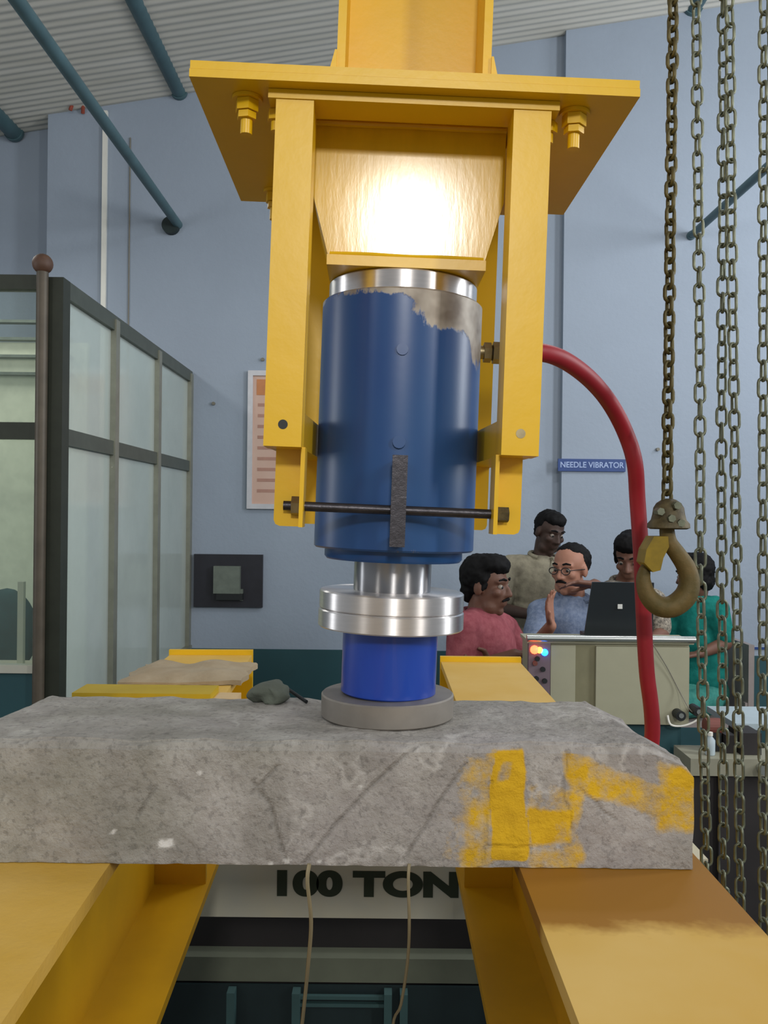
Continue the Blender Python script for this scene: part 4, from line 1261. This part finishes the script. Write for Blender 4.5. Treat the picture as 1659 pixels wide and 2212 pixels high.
    fwd = Tm @ Vector((0, 1, 0))
    if fwd.dot(Vector(face)) < 0: fwd = -fwd
    sidev = up_.cross(fwd)
    ring = []
    for k in range(15):
        a = math.radians(-150 + k * 300 / 14)
        ring.append(nk + (-fwd * math.cos(a) * .070 + sidev * math.sin(a) * .072) + up_ * (.026 + .012 * math.cos(a)))
    bm = tube(ring, .0125, 8)
    obj('collar', bm, shirt, root, smooth=True)
    for s in (-1, 1):
        a = nk + sidev * s * .036 + fwd * .062 + up_ * .012
        b = nk + sidev * s * .072 + fwd * .078 - up_ * .045
        c = nk + sidev * s * .080 + fwd * .030 + up_ * .012
        d2 = nk + sidev * s * .02 + fwd * .095 - up_ * .05
        bm = bmesh.new()
        A = [bm.verts.new(q) for q in (a, d2, b, c)]
        B = [bm.verts.new(q.co + fwd * .006 + up_ * .003) for q in A]
        bm.faces.new(A); bm.faces.new(B[::-1])
        for i in range(4): bm.faces.new((A[i], B[i], B[(i + 1) % 4], A[(i + 1) % 4]))
        obj('collar_flap', bm, shirt, root)
    # trousers, shoes
    bm = bmesh.new(); legs(bm, .012)
    melt('trousers', bm, trou, root, .011, 4)
    fd = Vector((Vector(face).x, Vector(face).y, 0)).normalized()
    for s in 'lr':
        bm = bmesh.new()
        capsule(bm, J['an' + s] - Vector((0, 0, .036)) - fd * .04, J['an' + s] - Vector((0, 0, .046)) + fd * .17, .044, .034)
        for v in bm.verts: v.co.z = max(v.co.z, gz)
        obj('shoe', bm, M['black'], root, smooth=True)
    # hair
    bm = bmesh.new()
    if hair == 'receding':
        ellip(bm, h(0, -.042, .038), S(.082, .075, .084), Fm)
        ellip(bm, h(0, -.020, .075), S(.066, .075, .050), Fm)
    elif hair == 'full':
        ellip(bm, h(0, -.030, .044), S(.087, .092, .090), Fm)
        ellip(bm, h(0, .022, .088), S(.074, .072, .048), Fm)
        ellip(bm, h(0, -.070, -.020), S(.066, .040, .060), Fm)
        for s in (-1, 1): capsule(bm, h(s * .070, .016, .03), h(s * .072, .012, -.01), .014 * hs, .010 * hs)
    else:
        ellip(bm, h(0, -.030, .042), S(.081, .084, .083), Fm)
        ellip(bm, h(0, .010, .082), S(.068, .072, .044), Fm)
        ellip(bm, h(0, -.066, -.015), S(.058, .034, .05), Fm)
    o = melt('hair', bm, hairm, root, .0065, 3)
    for v in o.data.vertices:
        v.co += v.normal * (.005 * noise.noise(v.co * 45) + .003 * noise.noise(v.co * 110))
    # eyes
    for s in (-1, 1):
        bm = bmesh.new()
        bmesh.ops.create_icosphere(bm, subdivisions=2, radius=.0112 * hs, matrix=Matrix.Translation(h(s * .031, .0705, .005)))
        e = obj('eye', bm, M['eye'], root, smooth=True)
        bm = bmesh.new()
        bmesh.ops.create_icosphere(bm, subdivisions=2, radius=.0068 * hs, matrix=Matrix.Translation(h(s * .031, .0775, .004)))
        obj('iris', bm, M['black'], e, smooth=True)
        obj('eyebrow', tube([h(s * .014, .090, .033), h(s * .030, .085, .038), h(s * .048, .072, .032)], [.004 * hs, .0048 * hs, .003 * hs], 8), hairm, root, smooth=True)
    if extra and 'moustache' in extra:
        obj('moustache', tube(spline([list(h(-.026, .082, -.052)), list(h(-.012, .092, -.045)), list(h(0, .0945, -.0435)), list(h(.012, .092, -.045)), list(h(.026, .082, -.052))], 3), [.004 * hs + .0025 * math.sin(math.pi * i / 12) for i in range(13)], 8), hairm, root, smooth=True)
    if extra and 'glasses' in extra:
        g = None
        for s in (-1, 1):
            pts = [h(s * .032 + .022 * math.cos(2 * math.pi * k / 16), .097 - abs(.022 * math.cos(2 * math.pi * k / 16) * s + .0) * .1, .004 + .016 * math.sin(2 * math.pi * k / 16)) for k in range(16)]
            obj('spectacle_rim', tube(pts, .0022, 6, closed=True), M['black'], root, smooth=True)
            obj('spectacle_temple', tube([h(s * .054, .094, .008), h(s * .078, .04, .008), h(s * .082, -.01, .004)], .002, 6), M['black'], root, smooth=True)
        obj('spectacle_bridge', tube([h(-.010, .098, .008), h(0, .1005, .011), h(.010, .098, .008)], .002, 6), M['black'], root, smooth=True)
    return root
def stool(x, y, z, label):
    root = empty('lab_stool', (x, y, 0), label, 'stool')
    obj('seat', lathe((x, y, z - .04), [(0, 0), (.16, 0), (.17, .01), (.17, .03), (.16, .04), (0, .04)], 28), M['dark'], root, smooth=True)
    for k in range(4):
        a = math.pi / 4 + k * math.pi / 2
        obj('leg', cyl((x + .11 * math.cos(a), y + .11 * math.sin(a), z - .04), (x + .17 * math.cos(a), y + .17 * math.sin(a), 0), .013, 10), M['dull_steel'], root, smooth=True)
    obj('foot_ring', tube([(x + .142 * math.cos(2 * math.pi * k / 20), y + .142 * math.sin(2 * math.pi * k / 20), .3 * z) for k in range(20)], .008, 6, closed=True), M['dull_steel'], root, smooth=True)
    return root

BLK = mat('black_hair', (10, 9, 10), 0.75, var=0.2, scale=30, spec=0.2)
sk_a = skin_mat('brown_skin', (102, 70, 56)); sk_b = skin_mat('dark_brown_skin', (64, 47, 40)); sk_c = skin_mat('tan_skin', (158, 112, 92))
def xz(u, v, d):
    return at(u, v, d)
# 1: pink shirt, seated, looking right
d = 3.5
h1 = xz(1052, 1266, d)
seatz = .60
J = dict(neck=xz(1036, 1332, d + .02), chest=xz(1046, 1400, d + .02), waist=xz(1040, 1500, d + .03), hips=(xz(1030, 1590, d).x, d + .04, seatz + .12),
         shl=xz(1088, 1358, d + .20), shr=xz(1000, 1358, d - .12), ell=xz(1128, 1422, d + .16), elr=xz(996, 1455, d - .14), wrl=xz(1060, 1432, d - .10), wrr=xz(1112, 1415, d - .20))
hx, hy = J['hips'].x if hasattr(J['hips'], 'x') else J['hips'][0], d + .04
J.update(hpl=(hx + .02, hy + .09, seatz + .10), hpr=(hx + .02, hy - .09, seatz + .10), knl=(hx + .40, hy + .12, seatz + .06), knr=(hx + .40, hy - .1, seatz + .06), anl=(hx + .38, hy + .12, .08), anr=(hx + .38, hy - .10, .08))
person('seated man in pink shirt with moustache and folded arms facing right', h1, (.86, -.50, -.05), J,
       (sk_a, cloth('pink_shirt', (128, 62, 70), (150, 84, 90)), cloth('brown_trousers', (62, 50, 46), (72, 60, 54)), BLK), 'full', 'half', extra=('moustache',),
       hands={'l': ((-.8, -.35, .1), (0, -1, -.1), 1, .5, .9), 'r': ((.8, .3, .12), (0, -.2, -1), -1, .5, .9)})
stool(hx, hy, seatz, 'dark topped lab stool under the man in the pink shirt')
# 2: standing man in beige shirt, leaning forward
d = 4.6
h2 = xz(1187, 1150, d)
J = dict(neck=xz(1172, 1206, d + .03), chest=xz(1158, 1268, d + .03), waist=xz(1150, 1375, d + .05), hips=xz(1150, 1440, d + .06),
         shl=xz(1222, 1234, d + .03), shr=xz(1098, 1224, d + .02), ell=xz(1236, 1330, d - .02), elr=xz(1082, 1316, d - .05), wrl=xz(1195, 1375, d - .18), wrr=xz(1150, 1328, d - .27))
g = J['hips']
J.update(hpl=(g.x + .09, g.y, g.z - .04), hpr=(g.x - .09, g.y, g.z - .04), knl=(g.x + .10, g.y - .02, .44), knr=(g.x - .10, g.y - .02, .44), anl=(g.x + .10, g.y, .08), anr=(g.x - .10, g.y, .08))
person('standing dark haired man in open necked beige shirt looking down', h2, (.38, -.85, -.32), J,
       (sk_b, cloth('beige_shirt', (122, 116, 100), (146, 140, 120)), cloth('grey_trousers', (52, 54, 58), (62, 64, 68)), BLK), 'short', 'half', tilt=(.10, 0, 1),
       hands={'r': ((.9, -.3, -.15), (0, -.2, -1), -1, .6, .9)}, hs=.95)
# 3: seated man in pale blue shirt with glasses, hand raised
d = 4.0
h3 = xz(1231, 1230, d)
seatz = .60
J = dict(neck=xz(1238, 1296, d + .02), chest=xz(1230, 1355, d + .03), waist=xz(1226, 1450, d + .05), hips=(xz(1226, 1500, d).x, d + .08, seatz + .12),
         shl=xz(1290, 1328, d + .02), shr=xz(1168, 1322, d + .02), ell=xz(1318, 1400, d - .03), elr=xz(1152, 1402, d - .12), wrl=xz(1290, 1420, d - .22), wrr=xz(1190, 1352, d - .30))
g = Vector(J['hips'])
J.update(hpl=(g.x + .09, g.y - .02, seatz + .10), hpr=(g.x - .09, g.y - .02, seatz + .10), knl=(g.x + .12, g.y - .40, seatz + .06), knr=(g.x - .12, g.y - .40, seatz + .06), anl=(g.x + .12, g.y - .38, .08), anr=(g.x - .12, g.y - .38, .08))
person('seated man in pale blue shirt with spectacles raising one hand', h3, (-.66, -.74, -.08), J,
       (sk_c, cloth('pale_blue_shirt', (98, 112, 138), (126, 138, 160), 60), cloth('navy_trousers', (40, 44, 56), (48, 52, 64)), BLK), 'receding', 'half', extra=('moustache', 'glasses'),
       hands={'r': ((-.12, -.15, 1), (.8, -.5, 0), -1, .25, 1.1), 'l': ((-.6, -.7, -.2), (0, 0, -1), 1, .4, .9)})
stool(g.x, g.y, seatz, 'dark topped lab stool under the man in the pale blue shirt')
# 4: man behind the laptop in patterned shirt, arm stretched to the left
d = 4.15
h4 = xz(1364, 1206, d)
seatz = .64
J = dict(neck=xz(1352, 1262, d + .04), chest=xz(1350, 1328, d + .06), waist=xz(1352, 1420, d + .08), hips=(xz(1352, 1480, d).x, d + .12, seatz + .12),
         shl=xz(1412, 1300, d + .06), shr=xz(1318, 1284, d - .0), ell=xz(1428, 1370, d - .05), elr=xz(1310, 1285, d - .26), wrl=xz(1400, 1390, d - .26), wrr=xz(1284, 1262, d - .36))
g = Vector(J['hips'])
J.update(hpl=(g.x + .09, g.y - .02, seatz + .10), hpr=(g.x - .09, g.y - .02, seatz + .10), knl=(g.x + .11, g.y - .38, seatz + .06), knr=(g.x - .11, g.y - .38, seatz + .06), anl=(g.x + .11, g.y - .36, .08), anr=(g.x - .11, g.y - .36, .08))
person('dark haired man in patterned shirt behind the laptop stretching his arm left', h4, (-.45, -.80, -.35), J,
       (skin_mat('dark_tan_skin', (112, 78, 64)), cloth('patterned_shirt', (70, 66, 62), (170, 160, 144), 75), cloth('charcoal_trousers', (44, 44, 48), (52, 52, 56)), BLK), 'full', 'half',
       hands={'r': ((-1, -.15, .06), (0, -.3, -1), -1, .3, .8)})
stool(g.x, g.y, seatz, 'dark topped lab stool under the man behind the laptop')
# 5: person in teal at right behind the chains
d = 4.7
h5 = xz(1499, 1246, d)
seatz = .50
J = dict(neck=xz(1504, 1296, d + .02), chest=xz(1502, 1350, d + .03), waist=xz(1510, 1425, d + .04), hips=(xz(1514, 1500, d).x, d + .06, seatz + .12),
         shl=xz(1452, 1322, d + .08), shr=xz(1548, 1314, d - .06), ell=xz(1428, 1376, d + .06), elr=xz(1566, 1390, d - .10), wrl=xz(1396, 1352, d - .06), wrr=xz(1512, 1412, d - .20))
g = Vector(J['hips'])
J.update(hpl=(g.x - .06, g.y + .08, seatz + .10), hpr=(g.x + .02, g.y - .09, seatz + .10), knl=(g.x - .36, g.y + .06, seatz + .06), knr=(g.x - .30, g.y - .20, seatz + .06), anl=(g.x - .34, g.y + .06, .08), anr=(g.x - .28, g.y - .20, .08))
person('seated dark haired person in teal green clothes behind the chains leaning left', h5, (-.62, .76, -.12), J,
       (sk_a, cloth('teal_shirt', (14, 104, 96), (26, 122, 112)), cloth('teal_trousers', (46, 116, 108), (70, 140, 128)), BLK), 'full', 'half',
       hands={'l': ((-.9, .3, -.1), (0, 0, -1), 1, .4, .9), 'r': ((-.9, -.2, -.1), (0, 0, -1), -1, .4, .9)})
root = empty('plastic_chair', (g.x, g.y, 0), 'pinkish grey plastic chair under the person in teal', 'chair')
obj('seat', box(g.x - .2, g.x + .2, g.y - .2, g.y + .2, seatz - .03, seatz), M['chair'], root, bevel=.01)
a = at(1553, 1400, d)
obj('backrest', box(g.x + .205, g.x + .235, g.y - .19, g.y + .19, seatz + .02, at(1540, 1385, d).z), M['chair'], root, bevel=.01)
for sx in (-.18, .18):
    for sy in (-.18, .18):
        obj('leg', box(g.x + sx - .018, g.x + sx + .018, g.y + sy - .018, g.y + sy + .018, 0, seatz - .03), M['chair'], root, bevel=.005)
for sy in (-.17, .17):
    obj('post', box(g.x + .19, g.x + .22, g.y + sy - .016, g.y + sy + .016, seatz - .03, seatz + .1), M['chair'], root)
